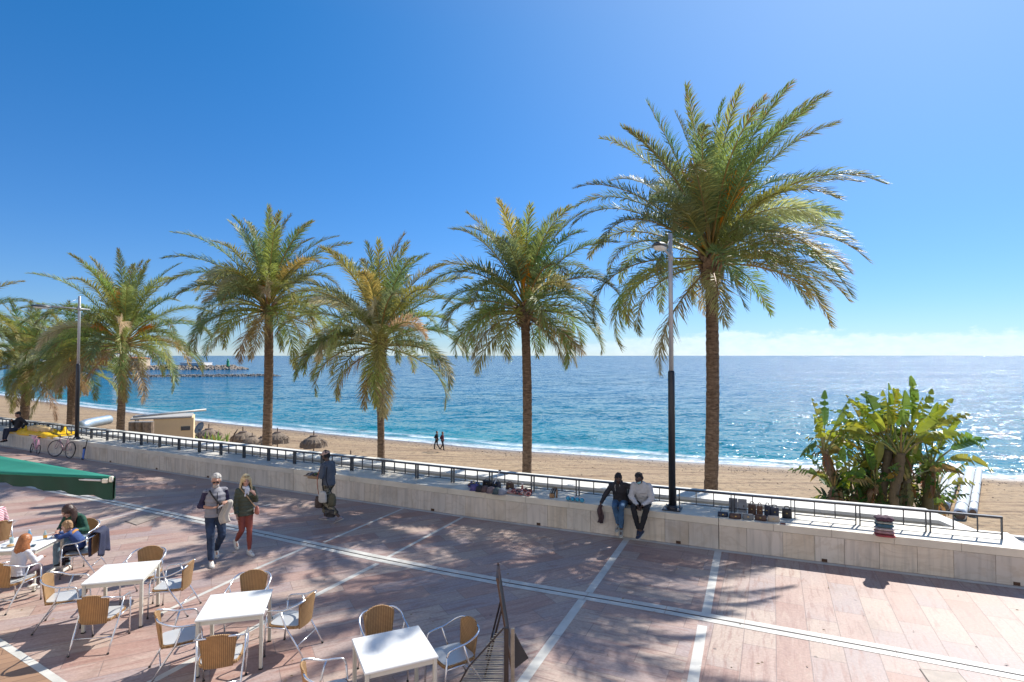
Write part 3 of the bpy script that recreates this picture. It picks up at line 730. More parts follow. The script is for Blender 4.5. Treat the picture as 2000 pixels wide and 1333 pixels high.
# ------------------------------------------------------------------ giant bird-of-paradise clump
m_paddle = mat('paddle_leaf', (.2, .3, .05), .38, var=.15, scale=2, attr=True, transl=.4, spec=.5)
m_pstem = mat('paddle_stem', (.3, .3, .1), .55, attr=True, var=.25, scale=6)
def paddle(mb, base, d, up, L_, W_, col, r, bend):
    """blade folded along its midrib, split across in places"""
    side = d.cross(up).normalized(); n = 11; spine = []; p = V(base); dd = V(d)
    for i in range(n+1):
        spine.append(p.copy()); dd = (dd+V((0, 0, -1))*bend/n).normalized(); p = p+dd*L_/n
    split = {i for i in range(2, n-1) if r.random() < .42}
    for sgn in (-1, 1):
        for i in range(n):
            def w(u): return W_*(math.sin(math.pi*min(1, (u*.93+.05)))**.62)*(1-.25*u)
            u0, u1 = i/n, (i+1)/n; gap = .30 if i in split else 0
            fold = .55+.25*math.sin(u0*3+L_*5); dr = V((0, 0, -.12 if i in split else 0))
            a, b = spine[i], spine[i+1]; b2 = b.lerp(a, gap)
            e0 = a+(side*sgn*math.cos(fold)+up*math.sin(fold))*w(u0)+d*w(u0)*.25+dr*.5; e1 = b2+(side*sgn*math.cos(fold)+up*math.sin(fold))*w(u1)*.98+d*w(u1)*.22+dr
            br = r.uniform(.9, 1.1); mb.col = tuple(x*br for x in col)
            mb.add([a, b, e1, e0], [(0, 1, 2, 3)])
def strelitzia():
    r = random.Random(5); o = D(1735, 985, 19); zb = -5.0
    th = thing('bird_of_paradise_tree', 'clump of giant bird-of-paradise plants with banana-like leaves behind the right end of the railing', 'plant', (o.x, o.y, zb))
    st = MB(); lf = MB(); ps = st; o0 = V((o.x, o.y, zb))
    # (x px of top, y px of top of stem, x px of foot, radius, number of leaves, leaf length)
    fans = [(1603, 850, 1640, .11, 8, 1.15, -.3), (1690, 875, 1690, .14, 10, 1.3, .2), (1735, 850, 1722, .13, 10, 1.35, -.4), (1785, 835, 1765, .14, 11, 1.4, .4), (1822, 878, 1812, .14, 9, 1.25, -.1),
            (1756, 900, 1750, .12, 8, 1.2, .1), (1668, 960, 1665, .08, 7, 1.0, 0), (1720, 965, 1715, .08, 6, .9, .5), (1800, 970, 1800, .08, 7, 1.0, .3), (1760, 855, 1745, .13, 9, 1.3, -.8), (1640, 965, 1640, .07, 5, .8, .3),
            (1655, 905, 1660, .10, 9, 1.0, .6), (1710, 915, 1700, .10, 9, 1.05, -.5), (1775, 905, 1770, .10, 9, 1.0, -.6), (1835, 930, 1825, .10, 8, .95, .5), (1700, 845, 1705, .11, 9, 1.15, .9), (1622, 920, 1632, .08, 6, .9, -.5)]
    for (tx, ty, fx, rad, nl, LL, dy) in fans:
        LL *= .84; nl = int(nl*1.1); ty += 30; tx = 1735+(tx-1735)*.95
        dist = 19+dy; top = D(tx, ty, dist)-o0; foot = D(fx, 985, dist)-o0; foot2 = V((foot.x+r.uniform(-.2, .2), foot.y, 0))
        path = smoothpath([foot2, foot, foot.lerp(top, .55)+V((r.uniform(-.08, .08), 0, 0)), top], 5)
        st.col = jit((.19, .13, .07), .2, r); st.tube(path, [rad*(1+.18*(i % 2)) for i in range(len(path))], 9)
        pl = r.uniform(-.5, .5)                      # plane of the fan
        for k in range(nl):
            u = (k+.5)/nl; ang = R(8+164*u+r.uniform(-8, 8)); az2 = pl+r.uniform(-.55, .55)
            d = V((math.cos(ang)*math.cos(az2), math.cos(ang)*math.sin(az2), abs(math.sin(ang))*.95+.12)).normalized()
            pln = LL*r.uniform(.55, .85)
            e = top+d*pln; ps.col = jit((.30, .29, .10), .25, r)
            ps.tube([top-V((0, 0, .15)), top+d*pln*.5, e], [.04, .028, .02], 5)
            side = d.cross(V((0, -1, .2))); up_ = side.cross(d).normalized()
            if r.random() < .5: up_ = Matrix.Rotation(r.uniform(-1.4, 1.4), 3, d) @ up_
            flat = 1-abs(math.sin(ang)); c = r.choice([(.22, .31, .04), (.17, .27, .04), (.32, .38, .035), (.42, .42, .04), (.13, .22, .045), (.34, .33, .06)])
            if flat > .6 and r.random() < .5: c = r.choice([(.38, .28, .04), (.28, .2, .07)])
            paddle(lf, e, d, up_, LL*r.uniform(.95, 1.25), LL*.22, jit(c, .12, r), r, .35+1.3*flat)
        for k in range(5):                            # hanging dead leaves
            a_ = r.uniform(0, 6.3); d = V((math.cos(a_)*.4, math.sin(a_)*.4, -1)).normalized()
            paddle(lf, top+V((math.cos(a_)*rad, math.sin(a_)*rad, -.1)), d, V((math.cos(a_), math.sin(a_), 0)), r.uniform(.5, 1.0), .10, jit((.30, .19, .08), .3, r), r, .2)
    for k in range(110):                               # low young growth at the foot
        q = D(r.uniform(1600, 1830), 985, 19+r.uniform(-.8, .8))-o0; q.z += r.uniform(-.5, .75); a_ = r.uniform(0, 6.3); e = R(r.uniform(10, 75))
        d = V((math.cos(a_)*math.cos(e), math.sin(a_)*math.cos(e), math.sin(e)))
        paddle(lf, q, d, V((0, 0, 1)) if e < 1 else V((1, 0, 0)), r.uniform(.45, .95), .15, jit((.07, .14, .03), .35, r), r, .6)
    st.build('stems', mat('strelitzia_trunk', (.2, .14, .08), .85, attr=True, var=.4, scale=9, bump=.6, bscale=18), th, smooth=True)
    lf.build('leaves', m_paddle, th)
strelitzia()

# ------------------------------------------------------------------ street lamps
m_lampgrey = mat('lamp_grey_paint', (.42, .43, .43), .4, .3, var=.06)
m_lampblack = mat('lamp_black_paint', (.022, .024, .03), .4, .1, var=.2)
m_lamphead = mat('lamp_hood', (.07, .08, .09), .35, .4)
m_glassw = mat('lamp_glass', (.75, .77, .74), .15, var=.03)
def lamp(p, label, ztop):
    th = thing('street_lamp', label, 'street lamp', p, math.atan2(-.91, -.41)-R(90), group='street lamps on the sea wall')   # local +y = arm direction
    h0 = 3.15; H = ztop-WALL_Z
    b = MB(); b.box((0, 0, .012), (.40, .40, .024)); b.lathe([(.13, .02), (.125, .06), (.10, .10)], 14); b.build('base_plate', m_lampblack, th)
    for sx in (-.15, .15):
        for sy in (-.15, .15): q = MB(); q.lathe([(.02, 0), (.02, .05), (.008, .055)], 6, (sx, sy, .02)); q.build('bolt', m_lampgrey, th)
    b = MB(); b.lathe([(.080, .03), (.076, h0), (.06, h0+.03)], 16); b.build('lower_pole', m_lampblack, th, True)
    b = MB(); b.lathe([(.054, h0), (.048, H), (.02, H+.02)], 14); b.lathe([(.06, H-.62), (.06, H-.42)], 14); b.build('upper_pole', m_lampgrey, th, True)
    b = MB(); b.tube([(0, -.42, H-.53), (0, 0, H-.53), (0, 1.2, H-.5)], .026, 8); b.tube([(0, .06, H-.1), (0, .7, H-.5)], .008, 5); b.build('arm', m_lampgrey, th, True)
    hd = MB(); z = H-.55
    secs = []
    for i in range(11):
        u = i/10; y = 1.02+.72*u; w = .165*math.sin(math.pi*(.10+.82*u))**.7; hh = .10*math.sin(math.pi*(.12+.75*u))**.8
        secs.append([V((w*math.cos(q), y, z+.0+(hh if math.sin(q) > 0 else .012)*math.sin(q))) for q in [2*math.pi*k/14 for k in range(14)]][::-1])
    hd.rings(secs); ho = hd.build('lamp_hood', m_lamphead, th, True)
    g = MB(); secs = []
    for i in range(9):
        u = i/8; y = 1.10+.56*u; w = .14*math.sin(math.pi*(.10+.80*u))**.7
        secs.append([V((w*math.cos(q), y, z-.012+(.0 if math.sin(q) > 0 else .065*math.sin(math.pi*(.1+.8*u)))*math.sin(q))) for q in [2*math.pi*k/12 for k in range(12)]][::-1])
    g.rings(secs); g.build('lamp_glass', m_glassw, ho, True)
lamp(P(1313, 995, WALL_Z), 'tall street lamp with black lower pole standing on the wall beside the two seated vendors', 7.03)
lamp(P(150, 858, WALL_Z), 'street lamp at far left standing on the wall above the bicycles', 6.72)

# ------------------------------------------------------------------ cafe tables and chairs
m_tabletop = mat('white_tabletop', (.74, .75, .73), .32, var=.07, scale=5)
m_tableleg = mat('cream_table_metal', (.60, .58, .50), .4, .1, var=.05)
m_alu = mat('aluminium_tube', (.72, .73, .75), .25, .85, var=.05, scale=20)
m_seat = mat('pale_seat_panel', (.58, .59, .58), .35, .25, var=.05)
def wicker():
    m = bpy.data.materials.new('woven_cane'); m.use_nodes = True; t = m.node_tree; b = t.nodes['Principled BSDF']
    tc = t.nodes.new('ShaderNodeTexCoord'); v = tc.outputs['Object']
    wz = t.nodes.new('ShaderNodeTexWave'); wz.bands_direction = 'Z'; wz.inputs['Scale'].default_value = 20; wz.inputs['Distortion'].default_value = .6; t.links.new(v, wz.inputs[0])
    wx = t.nodes.new('ShaderNodeTexWave'); wx.bands_direction = 'X'; wx.inputs['Scale'].default_value = 14; t.links.new(v, wx.inputs[0])
    w = math_(t, 'MULTIPLY', wz.outputs['Fac'], wx.outputs['Fac'])
    c = ramp(t, w, [(0, (.36, .20, .085)), (.3, (.62, .37, .16)), (.8, (.82, .56, .29))])
    c = mixc(t, .6, c, ramp(t, noisef(t, v, 7, 3), [(.3, .75), (.7, 1.1)]), 'MULTIPLY')
    t.links.new(c, b.inputs['Base Color']); b.inputs['Roughness'].default_value = .5
    tr = t.nodes.new('ShaderNodeBsdfTranslucent'); t.links.new(c, tr.inputs[0]); mx = t.nodes.new('ShaderNodeMixShader'); mx.inputs[0].default_value = .35
    t.links.new(b.outputs[0], mx.inputs[1]); t.links.new(tr.outputs[0], mx.inputs[2]); t.links.new(mx.outputs[0], t.nodes['Material Output'].inputs[0])
    bn = t.nodes.new('ShaderNodeBump'); bn.inputs['Distance'].default_value = .006; t.links.new(w, bn.inputs['Height']); t.links.new(bn.outputs[0], b.inputs['Normal']); return m
m_cane = wicker()
m_rubber = mat('black_rubber', (.02, .02, .02), .7)
def make_table(loc, rz, label, sx=.84, sy=.84):
    th = thing('cafe_table', label, 'table', loc, rz, 'white square cafe tables on the promenade')
    m = MB(); m.box((0, 0, .735), (sx, sy, .03), bev=.008); m.build('tabletop', m_tabletop, th)
    m = MB()
    for s_ in (-1, 1):
        m.box((0, s_*(sy/2-.04), .69), (sx-.1, .025, .055)); m.box((s_*(sx/2-.04), 0, .69), (.025, sy-.1, .055))
    m.build('table_frame', m_tableleg, th)
    for a_ in (-1, 1):
        for b_ in (-1, 1):
            m = MB(); m.box((a_*(sx/2-.035), b_*(sy/2-.035), .3675), (.045, .045, .705), bev=.006); lg = m.build('leg', m_tableleg, th)
            m = MB(); m.box((a_*(sx/2-.035), b_*(sy/2-.035), .0075), (.049, .049, .015)); m.build('foot_cap', m_rubber, lg)
    return th
def make_chair():                                   # local: sitter faces +y
    th = thing('cafe_chair', 'x', 'chair')
    for s_ in (-1, 1):                              # arm loop and front leg are one bent tube
        path = [(s_*.12, -.262, .775), (s_*.21, -.245, .765), (s_*.275, -.16, .725), (s_*.285, -.02, .672), (s_*.285, .14, .655), (s_*.282, .215, .635), (s_*.272, .245, .57)]
        m = MB(); m.tube(smoothpath(path, 4), .0125, 8); m.build('armrest', m_alu, th, True)
        m = MB(); m.tube([(s_*.272, .245, .57), (s_*.262, .262, .3), (s_*.250, .278, .012)], .0125, 8); lg = m.build('leg', m_alu, th, True)
        m = MB(); m.lathe([(.016, 0), (.016, .02)], 8, (s_*.250, .278, 0)); m.build('foot_cap', m_rubber, lg)
        m = MB(); m.tube([(s_*.285, .02, .665), (s_*.268, -.05, .44), (s_*.258, -.21, .20), (s_*.252, -.325, .012)], .0125, 8); lg = m.build('leg', m_alu, th, True)
        m = MB(); m.lathe([(.016, 0), (.016, .02)], 8, (s_*.252, -.325, 0)); m.build('foot_cap', m_rubber, lg)
        m = MB(); m.tube([(s_*.262, .255, .415), (s_*.262, -.06, .415)], .010, 6); m.build('seat_rail', m_alu, th, True)
    m = MB(); m.tube([(-.257, -.215, .19), (.257, -.215, .19)], .009, 6); m.build('stretcher', m_alu, th, True)
    # seat: thin pale pan with a cane-wrapped edge
    m = MB(); pts = []
    for k in range(32):
        a_ = 2*math.pi*k/32; c, s_ = math.cos(a_), math.sin(a_); e = .36
        pts.append((.245*abs(c)**e*(1 if c > 0 else -1)*(1-.06*(s_ < 0)), .02+.235*abs(s_)**e*(1 if s_ > 0 else -1)))
    m.prism(pts, .405, .437); m.build('seat_edge', m_cane, th)
    m = MB(); m.prism([(x*.93, .02+(y-.02)*.93) for x, y in pts], .438, .447); m.build('seat', m_seat, th)
    # curved cane back with an arched top
    m = MB(); nx, nz = 13, 10
    def bp(i, j, o_=0):
        u = i/(nx-1)*2-1; w = j/(nz-1)
        zt = .80-.065*abs(u)**2.4; z = .385+(zt-.385)*w; hw = .155+.045*w
        x = u*hw; y = -.205-.062*w+.055*u*u*(.4+.6*w); return (x, y-o_, z)
    fr = [[bp(i, j) for i in range(nx)] for j in range(nz)]; bk_ = [[bp(i, j, .022) for i in range(nx)] for j in range(nz)]
    vs_ = [p for r_ in fr for p in r_]+[p for r_ in bk_ for p in r_]; fs = []; o_ = nx*nz
    for j in range(nz-1):
        for i in range(nx-1):
            a0 = j*nx+i; fs.append((a0+1, a0, a0+nx, a0+nx+1)); fs.append((o_+a0, o_+a0+1, o_+a0+nx+1, o_+a0+nx))
    for i in range(nx-1): fs.append((i, i+1, o_+i+1, o_+i)); a0 = (nz-1)*nx+i; fs.append((a0+1, a0, o_+a0, o_+a0+1))
    for j in range(nz-1): a0 = j*nx; fs.append((a0+nx, a0, o_+a0, o_+a0+nx)); a0 = j*nx+nx-1; fs.append((a0, a0+nx, o_+a0+nx, o_+a0))
    m.add(vs_, fs); bo = m.build('backrest', m_cane, th)
    m = MB(); rim = [bp(0, j, .011) for j in range(nz)]+[bp(i, nz-1, .011) for i in range(1, nx)]+[bp(nx-1, j, .011) for j in range(nz-2, -1, -1)]
    m.tube(rim, .014, 6); m.build('cane_rim', m_cane, bo, True)
    return th
chair0 = make_chair(); _cused = []
def chair(x, y, deg, label):                         # deg: direction the sitter faces, 0 = +x
    c = chair0 if not _cused else copy_tree(chair0)
    _cused.append(c); c.location = (x, y, .009 if False else 0); c.rotation_euler = (0, 0, R(deg-90)); c['label'] = label; c['category'] = 'chair'; c['group'] = 'cane and aluminium cafe armchairs'
    return c
T1 = make_table((-8.95, 10.62, 0), R(8), 'white cafe table at left where a woman and two children sit', .84, .84)
T2 = make_table((-6.22, 9.24, 0), R(15), 'bright white cafe table in full sun, second from the left, with four empty chairs')
T3 = make_table((-3.84, 8.05, 0), R(15), 'white cafe table shaded blue by palm leaves, between the sunlit one and the front one')
T4 = make_table((-1.40, 6.86, 0), R(25), 'frontmost white cafe table at bottom centre, left of the menu board')
def rel(t, x, y):
    return t.location+Matrix.Rotation(t.rotation_euler.z, 3, 'Z') @ V((x, y, 0))
def cr_(t, x, y, deg, label): p = rel(t, x, y); return chair(p.x, p.y, deg+math.degrees(t.rotation_euler.z), label)
cr_(T2, .05, .80, -95, 'empty cane chair behind the sunlit white table, its back towards the sea')
cr_(T2, .70, .10, 172, 'empty cane chair at the right side of the sunlit white table, nearest the walking couple')
cr_(T2, -.80, .02, 6, 'empty cane chair at the left side of the sunlit white table')
cr_(T2, .02, -.84, 84, 'empty cane chair in front of the sunlit white table, seen from behind, lower left')
cr_(T3, .02, .86, -98, 'empty cane chair behind the shaded table, its back towards the vendors')
cr_(T3, .74, .04, 155, 'empty cane chair at the right side of the shaded table')
cr_(T3, -.68, -.10, 18, 'empty cane chair at the left side of the shaded table')
cr_(T3, -.02, -.78, 92, 'empty cane chair in front of the shaded table, seen from behind, at the bottom edge')
cr_(T4, .05, .80, -88, 'empty cane chair behind the frontmost table')
cr_(T4, .80, .14, 190, 'empty cane chair at the right of the frontmost table, next to the menu board')
cr_(T4, -.76, -.08, 0, 'empty cane chair at the left of the frontmost table, cut by the bottom edge')
chair(-8.80, 11.75, -85, 'cane chair in which the dark-haired woman in green sits')
CJ = chair(-8.28, 11.15, 196, 'cane chair with a navy jacket over its back, under the small blond child')
chair(-8.40, 9.72, 82, 'cane chair seen from behind in which the red-haired child sits')
chair(-10.72, 11.95, 150, 'cane chair at the left edge of the photo, only its back in view')

# things on the family's table
m_glass = mat('clear_glass', (.55, .66, .68), .08, var=.02, transl=.5)
m_bottle = mat('blue_water_bottle', (.25, .48, .66), .1, var=.05, transl=.4)
def on_table(x, y, z=.75): p = rel(T1, x, y); p.z = z; return p
def small(name, label, cat, p, parts, group=None, rz=0):
    th = thing(name, label, cat, p, rz, group)
    for (nm, mb_, mt, sm) in parts: mb_.build(nm, mt, th, sm)
    return th
def L_(prof, n=12, c=(0, 0, 0)): m = MB(); m.lathe(prof, n, c); return m
def B_(*bx, bev=0): 
    m = MB()
    for c, s_ in bx: m.box(c, s_, bev=bev)
    return m
small('water_bottle', 'blue plastic water bottle standing on the family table at left', 'bottle', on_table(-.02, .12), [('bottle_body', L_([(.03, 0), (.034, .02), (.034, .14), (.014, .18), (.013, .2)]), m_bottle, True), ('cap', L_([(.015, .2), (.015, .22)]), mat('white_plastic', (.7, .72, .75), .4), False)])
small('water_bottle', 'small clear bottle with orange label on the family table beside the blond child', 'bottle', on_table(.20, .20), [('bottle_body', L_([(.025, 0), (.03, .02), (.03, .10), (.012, .14), (.012, .16)]), m_glass, True), ('bottle_label', L_([(.0315, .03), (.0315, .08)]), mat('orange_label', (.75, .35, .04), .5), False)])
for i, (x, y) in enumerate([(-.25, .02), (.12, -.14)]):
    small('drinking_glass', ['clear drinking glass near the left side of the family table', 'clear drinking glass near the front edge of the family table'][i], 'glass', on_table(x, y), [('glass_body', L_([(.026, 0), (.034, .11), (.031, .11), (.024, .008)]), m_glass, True)])
small('plate', 'white plate with food on the family table', 'plate', on_table(-.15, -.16), [('dish', L_([(.05, 0), (.12, .018), (.115, .022), (.05, .006)], 20), m_tabletop, True), ('food', L_([(.06, .006), (.05, .03), (.01, .04)], 9), mat('food', (.5, .3, .12), .6), True)])
small('mobile_phone', 'dark mobile phone lying on the family table', 'phone', on_table(.24, -.20), [('phone_body', B_(((0, 0, .005), (.07, .145, .009)), bev=.003), m_rubber, False), ('screen', B_(((0, 0, .0105), (.062, .13, .001))), mat('phone_screen', (.03, .05, .07), .08), False)], rz=.5)
# navy jacket hung over the child's chair
def cloth_drape(name, label, cat, loc, rz, fn, nx, ny, m, thick=.012):
    g = MB(); f = [[V(fn(i/(nx-1), j/(ny-1))) for i in range(nx)] for j in range(ny)]
    nrm = [[None]*nx for _ in range(ny)]
    for j in range(ny):
        for i in range(nx):
            a = f[j][min(i+1, nx-1)]-f[j][max(i-1, 0)]; b = f[min(j+1, ny-1)][i]-f[max(j-1, 0)][i]; q = a.cross(b); nrm[j][i] = q.normalized() if q.length > 1e-8 else V((0, 0, 1))
    top = [f[j][i]+nrm[j][i]*thick/2 for j in range(ny) for i in range(nx)]; bot = [f[j][i]-nrm[j][i]*thick/2 for j in range(ny) for i in range(nx)]
    fs = []; o_ = nx*ny
    for j in range(ny-1):
        for i in range(nx-1): a0 = j*nx+i; fs += [(a0, a0+1, a0+nx+1, a0+nx), (o_+a0+1, o_+a0, o_+a0+nx, o_+a0+nx+1)]
    for i in range(nx-1): fs += [(i+1, i, o_+i, o_+i+1)]; a0 = (ny-1)*nx+i; fs += [(a0, a0+1, o_+a0+1, o_+a0)]
    for j in range(ny-1): a0 = j*nx; fs += [(a0, a0+nx, o_+a0+nx, o_+a0)]; a0 = j*nx+nx-1; fs += [(a0+nx, a0, o_+a0, o_+a0+nx)]
    g.add(top+bot, fs); o = g.build(name, m, None, True); o.location = loc; o.rotation_euler = (0, 0, rz); tag(o, label, cat); return o
m_navy = mat('navy_cloth', (.022, .028, .065), .8, var=.3, bump=.3, bscale=30)
def jk(u, v):
    w = (u-.5)*.46; s_ = v*.98
    if s_ < .45: y, z = -.175-.02*math.sin(u*9), .37+s_*.98
    elif s_ < .55: y, z = -.20-(s_-.45)*1.15, .815+.012*math.sin((s_-.45)*31)
    else: y, z = -.335-.02*math.sin(u*11+v*4)-.03*(s_-.55), .81-(s_-.55)*1.0-.05*math.sin(u*5)**2
    return (w*(1+.12*math.sin(v*7)), y, z)
cloth_drape('jacket', 'navy jacket hanging over the back of the blond child\'s chair', 'jacket', CJ.location, CJ.rotation_euler.z, jk, 12, 24, m_navy, .016)

# ------------------------------------------------------------------ menu board and slatted screen at the bottom centre
m_wood = mat('varnished_wood', (.28, .15, .07), .45, var=.3, scale=14)
m_darkwood = mat('dark_stained_wood', (.045, .03, .024), .55, var=.3, scale=10)
tp = D(972, 1106, 7.95); b1 = D(1003, 1302, 7.75); th = thing('menu_board', 'tall folding menu easel seen edge-on at the bottom centre, right of the cafe tables', 'menu board', (b1.x, b1.y, 0))
zt = tp.z; leanx = tp.x-b1.x; o = V((b1.x, b1.y, 0))
mb = MB(); fr = MB()
Sh = Matrix(((1, 0, leanx/zt, 0), (0, 1, .06, 0), (0, 0, 1, 0), (0, 0, 0, 1)))
mb.box((0, .0, zt*.60), (.016, .50, zt*.66), M=Sh); mb.build('board_panel', mat('black_board', (.03, .032, .035), .6), th)
for y0 in (-.27, .27): fr.box((0, y0, zt*.5), (.022, .045, zt*.99), M=Sh)
fr.box((0, 0, zt*.955), (.034, .50, .07), M=Sh); fr.box((0, 0, zt*.255), (.03, .50, .04), M=Sh)
fr.build('board_frame', mat('dark_walnut', (.10, .055, .035), .4, var=.3, scale=14), th)
for y0 in (-.22, .22):
    q = MB(); q.tube([(leanx*.70, y0, zt*.70), (D(957, 1268, 8.1).x-o.x-.05, y0+.05, .0)], .013, 6); q.build('leg', m_darkwood, th)
q = MB(); q.tube([(leanx*.55-.16, -.2, zt*.32), (leanx*.55-.16, .24, .32*zt)], .010, 6); q.build('leg_brace', m_darkwood, th)
pp = D(989, 1226, 6.9); th = thing('slatted_screen', 'grey slatted screen with dark post at the bottom edge, before the menu board', 'screen', (pp.x, pp.y, 0)); zt = pp.z
q = MB(); q.box((0, 0, zt/2), (.055, .055, zt), bev=.006); q.build('post', m_darkwood, th)
q = MB(); q.box((.075, .02, zt/2-.01), (.045, .04, zt-.02)); q.build('side_rail', mat('weathered_wood', (.30, .25, .19), .7, var=.25, scale=12), th)
q = MB(); m_slat = mat('woven_slat', (.30, .28, .23), .6, var=.3, scale=9)
ns = 34
for k in range(ns):
    z = zt-.02-k*(zt-.04)/ns; w = .03+.62*min(1, ((zt-z)/zt)**.9*1.15)
    q.box((-.03-w/2, .0+.01*(k % 2), z), (w, .010, .006))
q.build('slats', m_slat, th)
q = MB(); q.tube([(-.03, 0, zt-.005), (-.03-.42, -.01, zt*.52), (-.68, -.01, zt*.10), (-.69, -.01, .0)], .010, 6); q.build('sloping_rail', m_darkwood, th)
q = MB(); q.add([(.10, .05, zt-.10), (.10, .07, .45), (.27, .16, .52), (.26, .18, .50), (.11, .09, .43), (.11, .07, zt-.10)], [(0, 1, 2), (5, 3, 4), (0, 2, 3, 5), (0, 5, 4, 1), (1, 4, 3, 2)]); q.build('side_wing', mat('black_board', (.03, .03, .03)), th)

# ------------------------------------------------------------------ green awning, left edge
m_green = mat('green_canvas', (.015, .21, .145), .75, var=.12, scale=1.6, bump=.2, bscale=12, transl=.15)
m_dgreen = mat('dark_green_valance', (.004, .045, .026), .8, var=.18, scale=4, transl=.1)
T0 = D(222, 931, 7.0); G0 = D(-260, 912, 9.4); F0 = D(-260, 845, 12.5); T2_ = D(214, 929, 7.5)
th = thing('awning', 'green canvas awning reaching in from the left edge', 'awning', (T0.x, T0.y, T0.z)); o = T0
def quadgrid(mb_, A, B, Cc, Dd, nx, ny, sag, thick=.02):
    rows = []
    for j in range(ny+1):
        r_ = []
        for i in range(nx+1):
            u, v = i/nx, j/ny; p = A.lerp(B, u).lerp(Dd.lerp(Cc, u), v); p = p+V((0, 0, -sag*math.sin(math.pi*u)*math.sin(math.pi*min(1, v)))); r_.append(p)
        rows.append(r_)
    n_ = (nx+1)*(ny+1); vs_ = [p for r_ in rows for p in r_]; dz = (B-A).cross(Dd-A).normalized()*thick
    fs = []
    for j in range(ny):
        for i in range(nx): a0 = j*(nx+1)+i; fs += [(a0, a0+1, a0+nx+2, a0+nx+1), (n_+a0+1, n_+a0, n_+a0+nx+1, n_+a0+nx+2)]
    for i in range(nx): fs += [(i+1, i, n_+i, n_+i+1)]; a0 = ny*(nx+1)+i; fs += [(a0, a0+1, n_+a0+1, n_+a0)]
    for j in range(ny): a0 = j*(nx+1); fs += [(a0, a0+nx+1, n_+a0+nx+1, n_+a0)]; a0 += nx; fs += [(a0+nx+1, a0, n_+a0, n_+a0+nx+1)]
    mb_.add(vs_+[p+dz for p in vs_], fs)
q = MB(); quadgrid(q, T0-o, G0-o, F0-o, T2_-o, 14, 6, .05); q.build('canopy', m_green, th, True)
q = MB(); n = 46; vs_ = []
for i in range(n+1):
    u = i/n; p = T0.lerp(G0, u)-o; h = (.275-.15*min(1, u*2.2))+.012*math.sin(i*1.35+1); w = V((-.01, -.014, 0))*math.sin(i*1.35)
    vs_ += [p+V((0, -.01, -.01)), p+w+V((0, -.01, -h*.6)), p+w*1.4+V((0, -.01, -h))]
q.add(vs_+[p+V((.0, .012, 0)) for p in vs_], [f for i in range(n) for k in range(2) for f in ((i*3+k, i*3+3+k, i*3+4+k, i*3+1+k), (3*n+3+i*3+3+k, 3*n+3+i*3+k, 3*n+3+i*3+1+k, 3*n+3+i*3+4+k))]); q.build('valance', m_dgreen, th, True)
q = MB(); vs_ = []
for i in range(5):
    u = i/4; p = T0.lerp(T2_, u)-o; vs_ += [p+V((.012, 0, -.01)), p+V((.03*math.sin(i*2), 0, -.275))]
q.add(vs_+[p+V((.012, 0, 0)) for p in vs_], [f for i in range(4) for f in ((i*2, i*2+1, i*2+3, i*2+2), (10+i*2, 10+i*2+2, 10+i*2+3, 10+i*2+1))]); q.build('side_valance', m_dgreen, th, True)
q = MB(); q.tube([(0, 0, -.02), G0-o-V((0, 0, .02))], .014, 8); q.build('front_bar', m_green, th, True)
q = MB(); q.box((-.02, -.01, -.03), (.04, .045, .07), bev=.008); q.box((-.09, -.02, -.05), (.07, .03, .05), bev=.008); q.build('end_bracket', mat('cream_plastic', (.66, .62, .50), .5), th)
for a_, b_ in (((-.2, .06, -.06), (-.7, .30, -.10)),):
    q = MB(); q.tube([a_, b_], .013, 6); q.build('folding_arm', mat('white_bar', (.6, .6, .6), .4), th, True)

